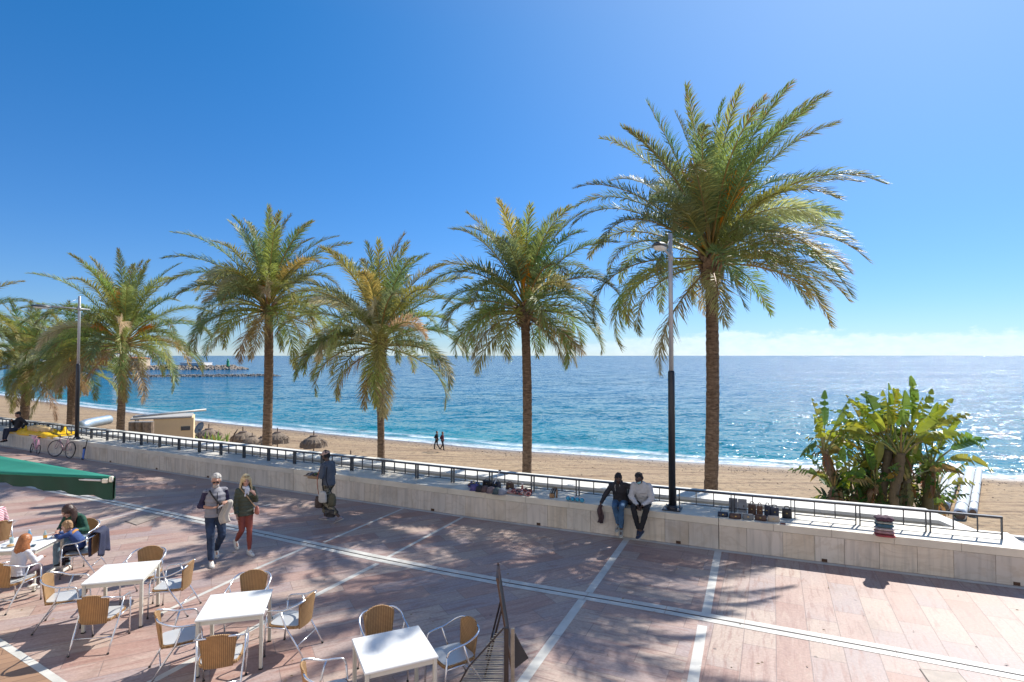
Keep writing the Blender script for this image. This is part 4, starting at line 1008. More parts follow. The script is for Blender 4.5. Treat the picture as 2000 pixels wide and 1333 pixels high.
# ------------------------------------------------------------------ bicycles and scooter against the wall
m_tyre = mat('tyre', (.025, .025, .028), .8); m_rim = mat('steel_rim', (.5, .5, .52), .35, .7)
def bicycle(label, s, t_, rzadd, R_, frame_m, sc=1.0, tilt=.16, turn=.35, basket=None):
    p = wall_at(s, t_); th = thing('bicycle', label, 'bicycle', (p.x, p.y, 0), wall_rz(s)+rzadd); th.rotation_euler[0] = -tilt; th.scale = (sc, sc, sc)
    def wheel(x, yaw=0):
        M_ = Matrix.Translation((x, 0, R_)) @ Matrix.Rotation(yaw, 4, 'Z')
        ty = MB(); ty.tube([(R_*.955*math.cos(q), 0, R_*.955*math.sin(q)) for q in [2*math.pi*k/28 for k in range(28)]], .022, 7, closed=True, M=M_); w = ty.build('wheel', m_tyre, th, True)
        rm = MB(); rm.tube([(R_*.89*math.cos(q), 0, R_*.89*math.sin(q)) for q in [2*math.pi*k/28 for k in range(28)]], .009, 5, closed=True, M=M_)
        rm.build('rim', m_rim, w, True)
        sp_ = MB()
        for k in range(14): a_ = 2*math.pi*k/14; sp_.tube([(.02*math.cos(a_), .02*(-1)**k, .02*math.sin(a_)), (R_*.88*math.cos(a_+.1), 0, R_*.88*math.sin(a_+.1))], .0022, 3, M=M_)
        sp_.tube([(0, -.05, 0), (0, .05, 0)], .018, 8, M=M_); sp_.build('spokes', m_rim, w)
    wb = .52; wheel(-wb, turn); wheel(wb)
    bb = V((.09, 0, R_*.86)); st = V((.22, 0, .78)); hd0 = V((-.33, 0, .66)); hd1 = V((-.35, 0, .80)); ra = V((wb, 0, R_)); fa = V((-wb, 0, R_))
    f = MB()
    for a_, b_, r_ in ((bb, st, .018), (bb, hd0, .022), (st*.9+V((0, 0, .06)), hd1, .018), (hd0, hd1, .02)): f.tube([a_, b_], r_, 8)
    for y in (-.045, .045): f.tube([bb+V((0, y*.6, 0)), ra+V((0, y, 0))], .010, 6); f.tube([st*.93+V((0, y*.4, .03)), ra+V((0, y, 0))], .009, 6)
    f.build('frame', frame_m, th, True)
    f = MB()
    for y in (-.045, .045): f.tube([hd0+V((0, y, 0)), fa.lerp(hd0, .3)+V((0, y, 0)), fa+V((0, y, 0))], .012, 6)
    f.tube([hd0+V((0, -.045, 0)), hd0+V((0, .045, 0))], .014, 6); f.build('fork', frame_m, th, True)
    f = MB(); f.tube([hd1, hd1+V((-.03, 0, .12))], .013, 6); f.tube([(-.30, -.29, .94), (-.37, -.2, .93), hd1+V((-.03, 0, .12)), (-.37, .2, .93), (-.30, .29, .94)], .012, 6)
    h = f.build('handlebar', mat('dark_metal', (.04, .04, .045), .4, .5), th, True)
    for y in (-1, 1): g = MB(); g.tube([(-.345, y*.23, .935), (-.29, y*.31, .94)], .018, 7); g.build('grip', m_rubber, h)
    f = MB(); f.loft([((.36, 0, .875), .075, .018, (0, 1, 0)), ((.24, 0, .885), .05, .02, (0, 1, 0)), ((.10, 0, .875), .018, .014, (0, 1, 0))], 10); f.tube([st, (.245, 0, .87)], .012, 6); f.build('saddle', m_rubber, th, True)
    f = MB(); f.tube([bb+V((0, .03, 0))+V((.075*math.cos(q), 0, .075*math.sin(q))) for q in [2*math.pi*k/18 for k in range(18)]], .006, 5, closed=True); f.tube([bb+V((0, .05, 0)), bb+V((.10, .05, -.13))], .009, 5); f.tube([bb+V((0, -.05, 0)), bb+V((-.10, -.05, .13))], .009, 5)
    c_ = f.build('crankset', m_rubber, th, True)
    for sx, y in ((.10, .09), (-.10, -.09)): g = MB(); g.box((bb.x+sx, y, bb.z+(-.13 if sx > 0 else .13)), (.08, .06, .018)); g.build('pedal', m_rubber, c_)
    if basket:
        f = MB(); f.lathe([(.10, .74), (.14, .93)], 10, (-.50, 0, 0), cap=False); f.lathe([(.138, .93), (.098, .745), (.01, .742)], 10, (-.50, 0, 0), cap=False); f.build('basket', basket, th)
    return th
bicycle('adult bicycle with black tyres leaning on the wall below the left lamp', s_px(120, -.33, .3), -.33, R(4), .335, mat('grey_pink_frame', (.35, .22, .24), .4, .2), 1.0)
bicycle('small pink child\'s bicycle propped on the wall left of the adult bicycle', s_px(67, -.36, .3), -.36, R(-6), .25, mat('pink_frame', (.62, .28, .42), .45), .78, basket=mat('pink_basket', (.7, .5, .6), .6), turn=-.5)
p = wall_at(s_px(163, -.2, .4), -.20); th = thing('scooter', 'blue kick scooter standing upright against the wall beside the adult bicycle', 'scooter', p, wall_rz(20)); th.rotation_euler[0] = -.1
q = MB(); q.tube([(0, 0, .1), (0, .05, .80)], .018, 8); q.tube([(-.2, .05, .8), (.2, .05, .8)], .014, 6); q.build('handlebar', m_rubber, th)
q = MB(); q.box((.0, -.02, .24), (.11, .04, .42), bev=.012); q.build('deck', mat('blue_deck', (.06, .16, .5), .5), th)
for z in (.05, .47): q = MB(); q.lathe([(.05, -.014), (.05, .014)], 14, M=Matrix.Translation((0, -.02, z)) @ Matrix.Rotation(R(90), 4, 'Y')); q.build('wheel', m_tyre, th)

# ------------------------------------------------------------------ yellow tarpaulin and sack on the left part of the wall
m_yel = mat('yellow_tarpaulin', (.80, .48, .01), .5, var=.12, scale=5, bump=.5, bscale=9)
sa, sb = s_px(16), s_px(104); sm = (sa+sb)/2; ctr = wall_at(sm, .35, WALL_Z)
def tarp(u, v):
    s_ = sb+(sa-sb)*u; t__ = -.06+1.05*v; e = min(u, 1-u, v, 1-v)
    p = wall_at(s_, t__+.05*math.sin(u*17))-wall_at(sm, .35); z = .03+.11*mnoise.noise(V((u*9, v*4, 3)))**2*6*min(1, e*6)+.07*min(1, e*5)*(1+math.sin(u*23+v*5)*.35)
    if v < .04: z = -.05
    return (p.x, p.y, z)
cloth_drape('tarpaulin', 'bright yellow folded tarpaulin spread on top of the wall at far left', 'tarpaulin', ctr, 0, lambda u, v: tarp(u, v), 46, 12, m_yel, .01)
m_sack = mat('ochre_canvas', (.60, .42, .20), .8, var=.2, scale=4, bump=.4, bscale=10)
p = wall_at(s_px(78, .38), .38, WALL_Z+.08); q = MB(); secs = []
for i in range(15):
    u = i/14; x = -.85+1.7*u; h = .30*(math.sin(math.pi*(.08+.84*u))**.35)*(1+.08*math.sin(u*14)); w = .24*(math.sin(math.pi*(.08+.84*u))**.3)
    secs.append([V((x, w*math.cos(a_)*abs(math.cos(a_))**-.4 if abs(math.cos(a_)) > .01 else 0, h*(.5+.5*math.sin(a_)*abs(math.sin(a_)+1e-6)**-.3)+.015*math.sin(a_*5+u*9))) for a_ in [2*math.pi*k/16 for k in range(16)]])
q.rings(secs); o = q.build('canvas_sack', m_sack, None, True); o.location = p; o.rotation_euler = (0, 0, wall_rz(sm)); tag(o, 'long ochre canvas bundle on the yellow tarpaulin beside the seated man', 'bundle')

# ------------------------------------------------------------------ beach: umbrellas, kiosk, duct, dish, walkway, tubes
m_thatch = mat('dry_thatch', (.23, .175, .125), .95, var=.45, scale=22, bump=.6, bscale=60)
m_pole = mat('weathered_pole', (.14, .10, .075), .8, var=.3)
BZ = -4.75
def thatch(px, py, dist, label, kk=1.0, tilt=0, seed=0):
    r = random.Random(seed); top = D(px, py, dist); th = thing('thatched_umbrella', label, 'beach umbrella', (top.x, top.y, BZ), 0, 'thatched beach umbrellas on the sand')
    H = top.z-BZ; th.rotation_euler = (tilt, 0, 0)
    q = MB(); q.tube([(0, 0, 0), (0, 0, H)], .05*kk, 7); q.build('pole', m_pole, th)
    q = MB(); rs = []; z0 = H-.45*kk
    for (rr, z) in ((.10, z0), (.35, z0-.03), (.75, z0-.25), (1.05, z0-.55), (1.15, z0-.95), (1.0, z0-.80), (.6, z0-.35), (.1, z0-.15)):
        rs.append([V((rr*kk*(1+.07*math.sin(a_*7+seed)+.05*r.uniform(-1, 1))*math.cos(a_), rr*kk*(1+.05*r.uniform(-1, 1))*math.sin(a_), z+(.06*r.uniform(-1, 1) if rr > .9 else 0))) for a_ in [2*math.pi*k/34 for k in range(34)]][::-1])
    q.rings(rs)
    for k in range(260):
        a_ = r.uniform(0, 6.28); r0 = r.uniform(.35, 1.08)*kk; z = z0-.03-.5*(r0/kk)**1.8*.9; q.tube([(r0*math.cos(a_), r0*math.sin(a_), z+.03), ((r0+.16*kk)*math.cos(a_), (r0+.16*kk)*math.sin(a_), z-.10-.2*r.random())], [.02, .006], 3)
    q.build('thatch', m_thatch, th)
    q = MB(); q.lathe([(.34*kk, z0-.02), (.33*kk, z0+.05), (.22*kk, z0+.06)], 12); q.build('thatch_collar', m_pole, th)
thatch(613, 842, 50.6, 'complete thatched beach umbrella standing alone on the sand, behind the walking vendor', 1.0, 0, 1)
thatch(542, 836, 53, 'thatched beach umbrella partly hidden by the dark palm trunk, right of it', .95, 0, 2)
thatch(514, 846, 55, 'thatched beach umbrella peeping out left of the dark palm trunk', .8, 0, 3)
thatch(476, 834, 55, 'thatched beach umbrella in the middle of the group behind the railing', 1.05, .08, 4)
thatch(490, 846, 52, 'low leaning thatched umbrella in front of the group near the dark palm', .8, -.15, 5)
thatch(408, 829, 60, 'thatched beach umbrella behind the agave plant', 1.1, 0, 6)
# kiosk with flat white roof
m_beige = mat('beige_render', (.80, .60, .34), .8, var=.06, scale=1)
k0 = D(306, 853, 50); k1 = D(372, 857, 50); ztp = D(330, 818, 50).z; kc = (k0+k1)/2
th = thing('beach_kiosk', 'beige beach kiosk with a flat white roof, left of the satellite dish', 'kiosk', (kc.x, kc.y, BZ), R(27)); W_ = (k1-k0).length
q = MB(); q.box((0, 1.6, (ztp-BZ)/2), (W_*1.02, 3.2, ztp-BZ)); q.build('wall', m_beige, th)
q = MB(); q.box((-.9, 1.6, ztp-BZ+.09), (W_+1.6, 3.4, .12)); rf = q.build('roof', mat('grey_roof_felt', (.42, .40, .36), .8), th)
q = MB(); q.box((-W_*.55-1.2, 1.8, (ztp-BZ)*.5), (.12, .12, ztp-BZ)); q.box((-W_*.55-1.2, .2, (ztp-BZ)*.5), (.12, .12, ztp-BZ)); q.build('porch_posts', m_white, th)
q = MB(); q.box((.9, -.02, ztp-BZ-.9), (.7, .05, .35)); q.build('window', mat('dark_window', (.05, .06, .07), .2), th)
q = MB(); q.tube([(-3, .0, ztp-BZ+.28), (W_*.5+1.0, .6, ztp-BZ+.62)], .10, 8); q.build('roof_pipe', m_white, rf, True)
# round air vents beside it
for i, (px, lab) in enumerate([(262, 'leftmost of the round rusty drums behind the railing'), (276, 'middle one of the round rusty drums behind the railing'), (290, 'rightmost of the round rusty drums, next to the beige kiosk')]):
    c = D(px, 832, 47-i*.4); th = thing('drum', lab, 'drum', (c.x, c.y, BZ), R(20), 'rusty drums beside the kiosk')
    q = MB(); q.lathe([(.40, 0), (.43, .06), (.40, .1), (.40, .5), (.43, .55), (.40, .6), (.40, c.z-BZ+.3), (.05, c.z-BZ+.3)], 14); q.build('barrel', mat('rusty_metal', (.26, .19, .13), .7, .2, var=.4, scale=5), th)
    q = MB(); q.lathe([(.36, 0), (.36, .03)], 14, (0, 0, c.z-BZ+.3)); q.build('lid', mat('grey_lid', (.2, .19, .17), .6), th)
# silver ventilation duct
a0, a1, a2, a3 = D(156, 846, 40), D(163, 832, 40), D(180, 826, 41), D(212, 820, 43)
q = MB(); o = D(156, 846, 40); pth = smoothpath([V((a0.x, a0.y, BZ))-o, a0-o, a1-o, a2-o, a3-o], 7)
q.tube(pth, [.34*(1+.035*(i % 2)) for i in range(len(pth))], 14); d_ = q.build('ventilation_duct', mat('galvanised_duct', (.45, .52, .56), .4, .6, var=.15), None, True); d_.location = o
tag(d_, 'silver elbow-shaped ventilation duct right of the left lamp pole', 'duct')
# satellite dish
c = D(389, 836, 44); th = thing('satellite_dish', 'grey round satellite dish on a pole beside the beige kiosk', 'satellite dish', (c.x, c.y, BZ), R(150))
q = MB(); Mt = Matrix.Translation((0, 0, c.z-BZ)) @ Matrix.Rotation(R(-62), 4, 'X'); q.lathe([(.02, -.14), (.25, -.10), (.48, .0), (.485, .01), (.25, -.085), (.02, -.125)], 20, M=Mt); q.build('dish', mat('dish_grey', (.28, .30, .30), .5), th, True)
q = MB(); q.tube([(0, 0, 0), (0, 0, c.z-BZ-.1)], .04, 6); q.build('mast', m_pole, th)
q = MB(); q.tube([Mt @ V((0, -.45, 0)), Mt @ V((0, -.1, .45))], .014, 5); q.build('feed_arm', m_pole, th)
# agave
r = random.Random(3); c = D(420, 860, 42); th = thing('agave_plant', 'spiky yellow-green agave growing behind the railing right of the dish', 'plant', (c.x, c.y, BZ)); q = MB(); zt = c.z-BZ
for k in range(46):
    a_ = r.uniform(0, 6.28); e = R(r.uniform(15, 80)); ln = r.uniform(.7, 1.25); d_ = V((math.cos(a_)*math.cos(e), math.sin(a_)*math.cos(e), math.sin(e))); s_ = V((-math.sin(a_), math.cos(a_), 0)); b0 = V((r.uniform(-.9, .9), r.uniform(-.3, .3), zt-.3))
    q.col = jit((.30, .36, .08), .3, r); m_ = b0+d_*ln*.5+V((0, 0, .03)); q.add([b0-s_*.05, b0+s_*.05, m_+s_*.06, m_-s_*.06, b0+d_*ln+V((0, 0, -.1))], [(0, 1, 2, 3), (3, 2, 4)])
q.build('leaves', m_paddle, th)
q = MB(); q.lathe([(.5, 0), (.45, zt-.3)], 10); q.build('planter', m_plaster, th)
c = D(458, 848, 43); q = MB(); q.tube([V((0, 0, BZ-c.z)), V((-.1, 0, -.4)), V((0, 0, 0)), V((.25, 0, .35))], [.06, .06, .06, .03], 6); o = q.build('driftwood_post', m_pole, None, True); o.location = c; tag(o, 'bent dark driftwood post beside the agave plant', 'post')
# short stake on the sand
c = D(685, 888, 48); q = MB(); q.tube([(0, 0, -.9), (0, 0, .3)], .05, 6); q.tube([(0, 0, .3), (0, 0, .36)], [.05, .01], 6); o = q.build('wooden_stake', m_pole); o.location = c; tag(o, 'thin dark wooden stake in the sand right of the lone thatched umbrella', 'stake')
# paved walk at the foot of the steps, lower right
q = MB(); pts = [(9.5, 20), (60, 2), (60, 11), (17.5, 30.5)]
q.add([(x, y, -4.55) for x, y in pts], [(0, 1, 2, 3)]); q.build('beach_path', mat('beach_path_paving', (.27, .27, .28), .8, var=.12, scale=.8), kind='structure')
q = MB()
for a_, b_ in (((17.6, 30.6), (60, 11.1)),): d_ = (V(b_)-V(a_)).normalized(); n_ = V((-d_.y, d_.x)); q.prism([tuple(V(a_)-n_*.15), tuple(V(b_)-n_*.15), tuple(V(b_)+n_*.15), tuple(V(a_)+n_*.15)], -5.0, -4.42)
q.build('path_kerb', m_cap, kind='structure')
# bundle of long white tubes lying on the sand
m_tube = mat('white_vinyl', (.70, .72, .71), .4, var=.06, scale=2)
zr = -4.5; n1_, n2_ = P(1862, 996, zr), P(1885, 914, zr); ang = math.atan2(n2_.y-n1_.y, n2_.x-n1_.x); Lt = (n2_-n1_).length
for i, (off, r_, dl_, lab) in enumerate([(-.86, .20, .6, 'leftmost slim white tube of the rolled bundle on the sand'), (-.42, .25, .5, 'left thick white roll on the sand behind the right end of the railing'), (.34, .30, -1.2, 'right thick white roll tied with grey straps on the sand'), (.86, .20, .0, 'rightmost slim white tube of the rolled bundle on the sand')]):
    n_ = V((math.sin(ang), -math.cos(ang), 0)); p = V((n1_.x, n1_.y, zr))+n_*off+V((math.cos(ang), math.sin(ang), 0))*dl_; th = thing('white_roll', lab, 'roll', p, ang, 'long white rolls lying side by side on the sand')
    z = 0; k_ = 24
    q = MB(); q.tube([(Lt*j/k_, 0, z+.02*math.sin(j)) for j in range(k_+1)], [r_*(1+.02*math.sin(j*2.1)) for j in range(k_+1)], 18); q.build('roll_cover', m_tube, th, True)
    q = MB(); q.lathe([(r_*.80, 0), (r_*.80, .03)], 14, M=Matrix.Translation((-.035, 0, z)) @ Matrix.Rotation(R(90), 4, 'Y')); q.build('end_face', mat('brown_end', (.20, .13, .09), .8), th)
    for x in (2.2, 5.0, 8.5):
        q = MB(); q.tube([(x, (r_+.012)*math.cos(a_), z+(r_+.012)*math.sin(a_)) for a_ in [2*math.pi*k/18 for k in range(18)]], .018, 5, closed=True); q.build('strap', mat('grey_strap', (.3, .32, .34), .7), th)

# ------------------------------------------------------------------ breakwaters, beacon, harbour buildings far left
def rocks(name, label, pts, w, h, n, seed, col):
    r = random.Random(seed); c0 = V(pts[0]); q = MB(); tot = [0]
    for a, b in zip(pts, pts[1:]): tot.append(tot[-1]+(V(b)-V(a)).length)
    for k in range(n):
        s_ = r.uniform(0, tot[-1]); i = max(j for j in range(len(pts)-1) if tot[j] <= s_); a, b = V(pts[i]), V(pts[i+1]); p = a.lerp(b, (s_-tot[i])/(tot[i+1]-tot[i]))
        d_ = (b-a).normalized(); n_ = V((-d_.y, d_.x)); e = min(1, (tot[-1]-s_)/(w*.9)+.25); v = r.uniform(-1, 1); z = h*(1-abs(v)**1.5)*e*r.uniform(.7, 1.05); p = p+n_*v*w*.5*e; s2 = r.uniform(.6, 1.35)*h*.30
        q.ball((p.x-c0.x, p.y-c0.y, z-.3), (s2*r.uniform(.8, 1.4), s2*r.uniform(.8, 1.3), s2*r.uniform(.6, 1)), 5, )
    o = q.build('boulders', col); th = thing(name, label, 'breakwater', (c0.x, c0.y, SEA)); o.parent = th; return th
m_rock = mat('breakwater_rock', (.36, .29, .22), .9, var=.45, scale=.35); m_rock2 = mat('dark_wet_rock', (.26, .24, .21), .9, var=.5, scale=.5)
e1 = P(482, 722, SEA); s1 = P(330, 722.5, SEA)
rocks('breakwater', 'brown rock breakwater with a green beacon at its tip, farther out to sea', [(s1.x-60, s1.y+10), (s1.x, s1.y), (e1.x, e1.y)], 14, 3.0, 1400, 2, m_rock)
e2 = P(548, 735, SEA); s2 = P(240, 737, SEA)
rocks('breakwater', 'low dark rock breakwater nearer the beach, crossing behind the dark palm trunk', [(s2.x, s2.y), (e2.x, e2.y)], 6, 1.25, 1200, 5, m_rock2)
c = D(445, 715, 395); th = thing('harbour_beacon', 'small green beacon tower on the tip of the far breakwater', 'beacon', (c.x, c.y, SEA+2.5))
q = MB(); q.lathe([(1.1, 0), (.8, 3.2), (1.2, 3.3), (1.2, 3.6)], 10); q.build('tower', mat('beacon_green', (.12, .42, .16), .6), th); q = MB(); q.lathe([(.5, 3.6), (.5, 4.8), (.05, 5.3)], 8); q.build('lantern', mat('beacon_green', (.1, .4, .2)), th)
def house(px0, px1, pyt, dist, wallc, roofc, label, hip=True):
    a, b = D(px0, pyt, dist), D(px1, pyt, dist); w = (b-a).length; c = (a+b)/2; z0 = -5.3; H = a.z-z0
    th = thing('harbour_building', label, 'building', (c.x, c.y, z0), 0, 'harbour buildings at the far left end of the beach')
    q = MB(); q.box((0, 6, H*.42), (w, 12, H*.84)); q.build('wall', mat('far_wall_%s' % wallc[0], wallc[1], .8, var=.05), th)
    q = MB()
    if hip: q.prism([(-w*.53, -1), (w*.53, -1), (w*.53, 13), (-w*.53, 13)], H*.84, H*.87); q.add([(-w*.53, -1, H*.871), (w*.53, -1, H*.871), (w*.53, 13, H*.871), (-w*.53, 13, H*.871), (-w*.3, 6, H), (w*.3, 6, H)], [(0, 1, 5, 4), (1, 2, 5), (2, 3, 4, 5), (3, 0, 4), (3, 2, 1, 0)])
    else: q.box((0, 6, H*.87), (w*1.02, 12.6, H*.05))
    q.build('roof', mat('far_roof_%s' % roofc[0], roofc[1], .8, var=.1), th)
    n_ = max(2, int(w/5))
    for k in range(n_):
        for lv in range(max(1, int(H*.8/3.6))):
            x = -w/2+w*(k+.5)/n_; q = MB(); q.box((x, -.01, 1.6+lv*3.4), (1.4, .1, 1.5)); q.build('window', mat('dark_window', (.05, .06, .07), .2), th)
Wt, Bg, Rf, Wr = ('white', (.70, .68, .66)), ('cream', (.58, .46, .33)), ('terracotta', (.42, .17, .09)), ('white', (.66, .66, .66))
house(352, 397, 707, 400, Wt, Wr, 'low white building with a flat roof at the root of the far breakwater', False)
house(232, 272, 697, 390, Bg, Rf, 'wide cream harbour house with terracotta roof behind the palm with the orange broom')
house(160, 222, 684, 400, Wt, Rf, 'tall white harbour house with terracotta roof behind the left lamp')
house(92, 148, 690, 410, Bg, Rf, 'cream harbour house with terracotta roof left of the left lamp')
house(8, 84, 682, 420, Wt, Rf, 'long white harbour building with terracotta roof at the left edge')

# ------------------------------------------------------------------ people
tmp_scene = bpy.data.scenes.new('tmp')
def blob(name, mb_, m, parent, voxel=.012, smooth=3, fold=0, fscale=9, seed=0):
    """fuse overlapping closed shapes into one continuous surface"""
    me = bpy.data.meshes.new('tmp'); me.from_pydata([tuple(p) for p in mb_.v], [], mb_.f); me.update()
    o = bpy.data.objects.new('tmp', me); tmp_scene.collection.objects.link(o)
    bm = bmesh.new(); bm.from_mesh(me); bmesh.ops.recalc_face_normals(bm, faces=bm.faces); bm.to_mesh(me); bm.free()
    r_ = o.modifiers.new('r', 'REMESH'); r_.mode = 'VOXEL'; r_.voxel_size = voxel
    if smooth: s_ = o.modifiers.new('s', 'SMOOTH'); s_.factor = .5; s_.iterations = smooth
    tmp_scene.view_layers[0].update(); dg = tmp_scene.view_layers[0].depsgraph; me2 = bpy.data.meshes.new_from_object(o.evaluated_get(dg))
    bpy.data.objects.remove(o); bpy.data.meshes.remove(me)
    if fold:
        nrm = [v.normal.copy() for v in me2.vertices]
        for v, nn_ in zip(me2.vertices, nrm):
            p = v.co*fscale+V((seed*3.1, 0, 0)); q = mnoise.noise(V((p.x, p.y, p.z*2.2)))+.6*mnoise.noise(V((p.x*2.1, p.y*2.1, p.z*.9)))
            v.co += nn_*q*fold
    me2.materials.clear(); me2.materials.append(m); me2.name = name
    me2.polygons.foreach_set('use_smooth', [True]*len(me2.polygons))
    ob = bpy.data.objects.new(name, me2); C.objects.link(ob); ob.parent = parent; return ob

m_skinL = mat('light_skin', (.52, .29, .21), .5, var=.08, scale=12)
m_skinT = mat('tanned_skin', (.45, .24, .16), .5, var=.08, scale=12)
m_skinD = mat('dark_skin', (.085, .048, .034), .45, var=.12, scale=12)
m_eye = mat('dark_eye', (.015, .012, .012), .2); m_lip = mat('lips', (.36, .12, .11), .5); m_lipD = mat('dark_lips', (.09, .04, .04), .5)
def J0():
    return dict(pel=(0, 0, .95), wai=(0, 0, 1.10), che=(0, 0, 1.30), nek=(0, -.01, 1.47), hea=(0, .03, 1.63), hf=(0, 1, -.1),
                shR=(.165, 0, 1.41), elR=(.23, -.03, 1.14), wrR=(.235, .04, .90), shL=(-.165, 0, 1.41), elL=(-.23, -.03, 1.14), wrL=(-.235, .04, .90),
                hiR=(.088, 0, .92), knR=(.10, .02, .50), anR=(.10, -.02, .085), hiL=(-.088, 0, .92), knL=(-.10, .02, .50), anL=(-.10, -.02, .085),
                toR=(.02, 1, 0), toL=(-.02, 1, 0), hdR=(0, .2, -1), hdL=(0, .2, -1), curl=.5, fem=0, palmR=None, palmL=None)
def hand(mb_, w, d, normal, side, curl, k=1.0):
    """palm, four fingers of unequal length and a thumb leaving the side of the palm"""
    d = V(d).normalized(); n = V(normal); n = (n-d*n.dot(d)).normalized(); s_ = d.cross(n)*side
    w = V(w); pc = w+d*.055*k
    mb_.loft([(w-d*.01, .021*k, .016*k, s_), (w+d*.03*k, .033*k, .014*k, s_), (w+d*.07*k, .038*k, .013*k, s_), (w+d*.092*k, .035*k, .010*k, s_)], 10)
    for i, (off, ln) in enumerate(((.029, .068), (.010, .078), (-.010, .072), (-.028, .056))):
        b_ = w+d*.085*k+s_*off*k; c = curl*(1+.12*i); p0 = b_; dr = d.copy()
        for j, seg in enumerate((.45, .32, .25)):
            dr = (dr*math.cos(c*.75)+n*math.sin(c*.75)).normalized(); p1 = p0+dr*ln*seg*k; mb_.cap_(p0, p1, (.0088-.0008*j)*k, (.0082-.001*j)*k, 7); p0 = p1
            n2 = (n-dr*n.dot(dr)).normalized(); d_, n_ = dr, n2
    t0 = w+d*.03*k+s_*.03*k; t1 = t0+(d*.55+s_*.65+n*.3).normalized()*.038*k; t2 = t1+(d*.8+s_*.2+n*.5*(.5+curl)).normalized()*.032*k
    mb_.cap_(t0, t1, .0115*k, .0098*k, 7); mb_.cap_(t1, t2, .0095*k, .0078*k, 7)
def frame_of(f, up=(0, 0, 1)):
    f = V(f).normalized(); u = V(up); r_ = f.cross(u).normalized(); u = r_.cross(f).normalized()
    return Matrix((r_, f, u)).transposed()         # columns: right, forward, up
def human(label, loc, rz, J, skin, sc=1.0, headk=1.0, name='person', lips=None, bare_feet=False, hand_k=1.0, group=None, thin=1.0, voxel=.0115):
    th = thing(name, label, 'person', loc, rz, group); th.scale = (sc, sc, sc)
    q = MB(); g = lambda k: V(J[k])
    side = (g('shR')-g('shL')).normalized(); hs_ = (g('hiR')-g('hiL')).normalized()
    q.loft([(g('pel')-V((0, 0, .09)), .10, .085, hs_), (g('pel'), .155*thin, .105*thin, hs_), (g('wai'), .132*thin, .092*thin, side), (g('che'), .155*thin, .105*thin, side), (g('che').lerp(g('nek'), .52), .145*thin, .092*thin, side), (g('nek')+V((0, 0, -.015)), .085, .065, side), (g('nek')+V((0, 0, .02)), .055, .052, side)], 16)
    F = frame_of(J['hf']).to_4x4(); Hc = g('hea'); T = Matrix.Translation(Hc) @ F @ Matrix.Scale(headk*1.06, 4)
    q.cap_(g('nek')-V((0, 0, .03)), Hc+(F @ V((0, -.02, -.06))), .056*thin, .052*thin, 12)
    q.ball((0, -.012, .022), (.074, .094, .088), 16, T); q.ball((0, .022, -.035), (.058, .068, .075), 14, T); q.ball((0, .066, -.088), (.026, .024, .022), 8, T)
    q.cap_(T @ V((0, .093, .010)), T @ V((0, .110, -.022)), .010*headk, .014*headk, 8)
    q.ball((0, .085, .035), (.045, .018, .014), 10, T)
    for s_ in (-1, 1): q.ball((s_*.075, -.005, -.008), (.010, .020, .030), 8, T); q.ball((s_*.034, .066, -.022), (.022, .022, .02), 8, T)
    for s_, k in ((1, 'R'), (-1, 'L')):
        a, b, c = g('sh'+k), g('el'+k), g('wr'+k); d = V(J['hd'+k])
        q.cap_(g('che').lerp(g('nek'), .62)+side*s_*.06, a, .052*thin, .050*thin); q.cap_(a, b, .050*thin, .038*thin); q.cap_(b, c, .038*thin, .024*thin)
        pn = J['palm'+k] or (-s_*side.x, -s_*side.y, 0); hand(q, c, d, pn, s_, J['curl'], hand_k)
        a, b, c = g('hi'+k), g('kn'+k), g('an'+k); q.cap_(a, b, .086*thin, .054*thin); q.cap_(b, c, .055*thin, .034*thin); m_ = b.lerp(c, .3); 
        fw = V(J['to'+k]).normalized(); q.cap_(m_-fw*.02, b.lerp(c, .5)-fw*.012, .048*thin, .038*thin)
        q.cap_(c-fw*.025+V((0, 0, -.03)), c+fw*.11+V((0, 0, -.045)), .028, .022)
    blob('body', q, skin, th, voxel, 2)
    e = MB()
    for s_ in (-1, 1): e.ball((s_*.031, .083, .005), (.013, .008, .0065), 8, T)
    e.build('eyes', m_eye, th, True)
    e = MB(); e.ball((0, .0865, -.053), (.022, .009, .007), 10, T); e.build('mouth', lips or m_lip, th, True)
    return th, T
def shoes(th, J, m, sole=None, k=1.0, pitch=(0, 0)):
    for i, s_ in enumerate('RL'):
        fw = V(J['to'+s_]).normalized(); a = V(J['an'+s_]); q = MB(); sd_ = fw.cross(V((0, 0, 1))).normalized(); up = sd_.cross(fw).normalized()
        secs = []
        for u, w, h in ((-.085, .028, .05), (-.06, .038, .085), (0, .042, .105), (.06, .045, .075), (.12, .047, .052), (.165, .040, .042), (.195, .018, .025)):
            secs.append((a+fw*u*k-up*(.085-h*.5)*k, w*k, h*.5*k, sd_))
        q.loft(secs, 12); o = q.build('shoe', m, th, True)
        if sole:
            q = MB(); q.loft([(a+fw*u*k-up*.078*k, w*k, .010*k, sd_) for u, w in ((-.09, .025), (-.06, .041), (.05, .047), (.12, .050), (.18, .038), (.20, .015))], 12); q.build('sole', sole, o, True)
def legs_(q, J, r=(.098, .066, .052), hem=.0, rise=.10, low=1.0):
    g = lambda k: V(J[k]); hs_ = (g('hiR')-g('hiL')).normalized(); up = (g('wai')-g('pel')).normalized()
    q.loft([(g('pel')-up*.10, .10, .085, hs_), (g('pel')-up*.02, .168, .120, hs_), (g('pel')+up*rise, .150, .112, hs_)], 16)
    for k in 'RL':
        a, b, c = g('hi'+k), g('kn'+k), g('an'+k); e = b.lerp(c, low)+V((0, 0, hem))
        q.cap_(a, b, r[0], r[1], 12); q.cap_(b, b.lerp(c, .5), r[1], r[1]*.93, 12); q.tube([b.lerp(c, .45), e], [r[1]*.93, r[2]], 12)
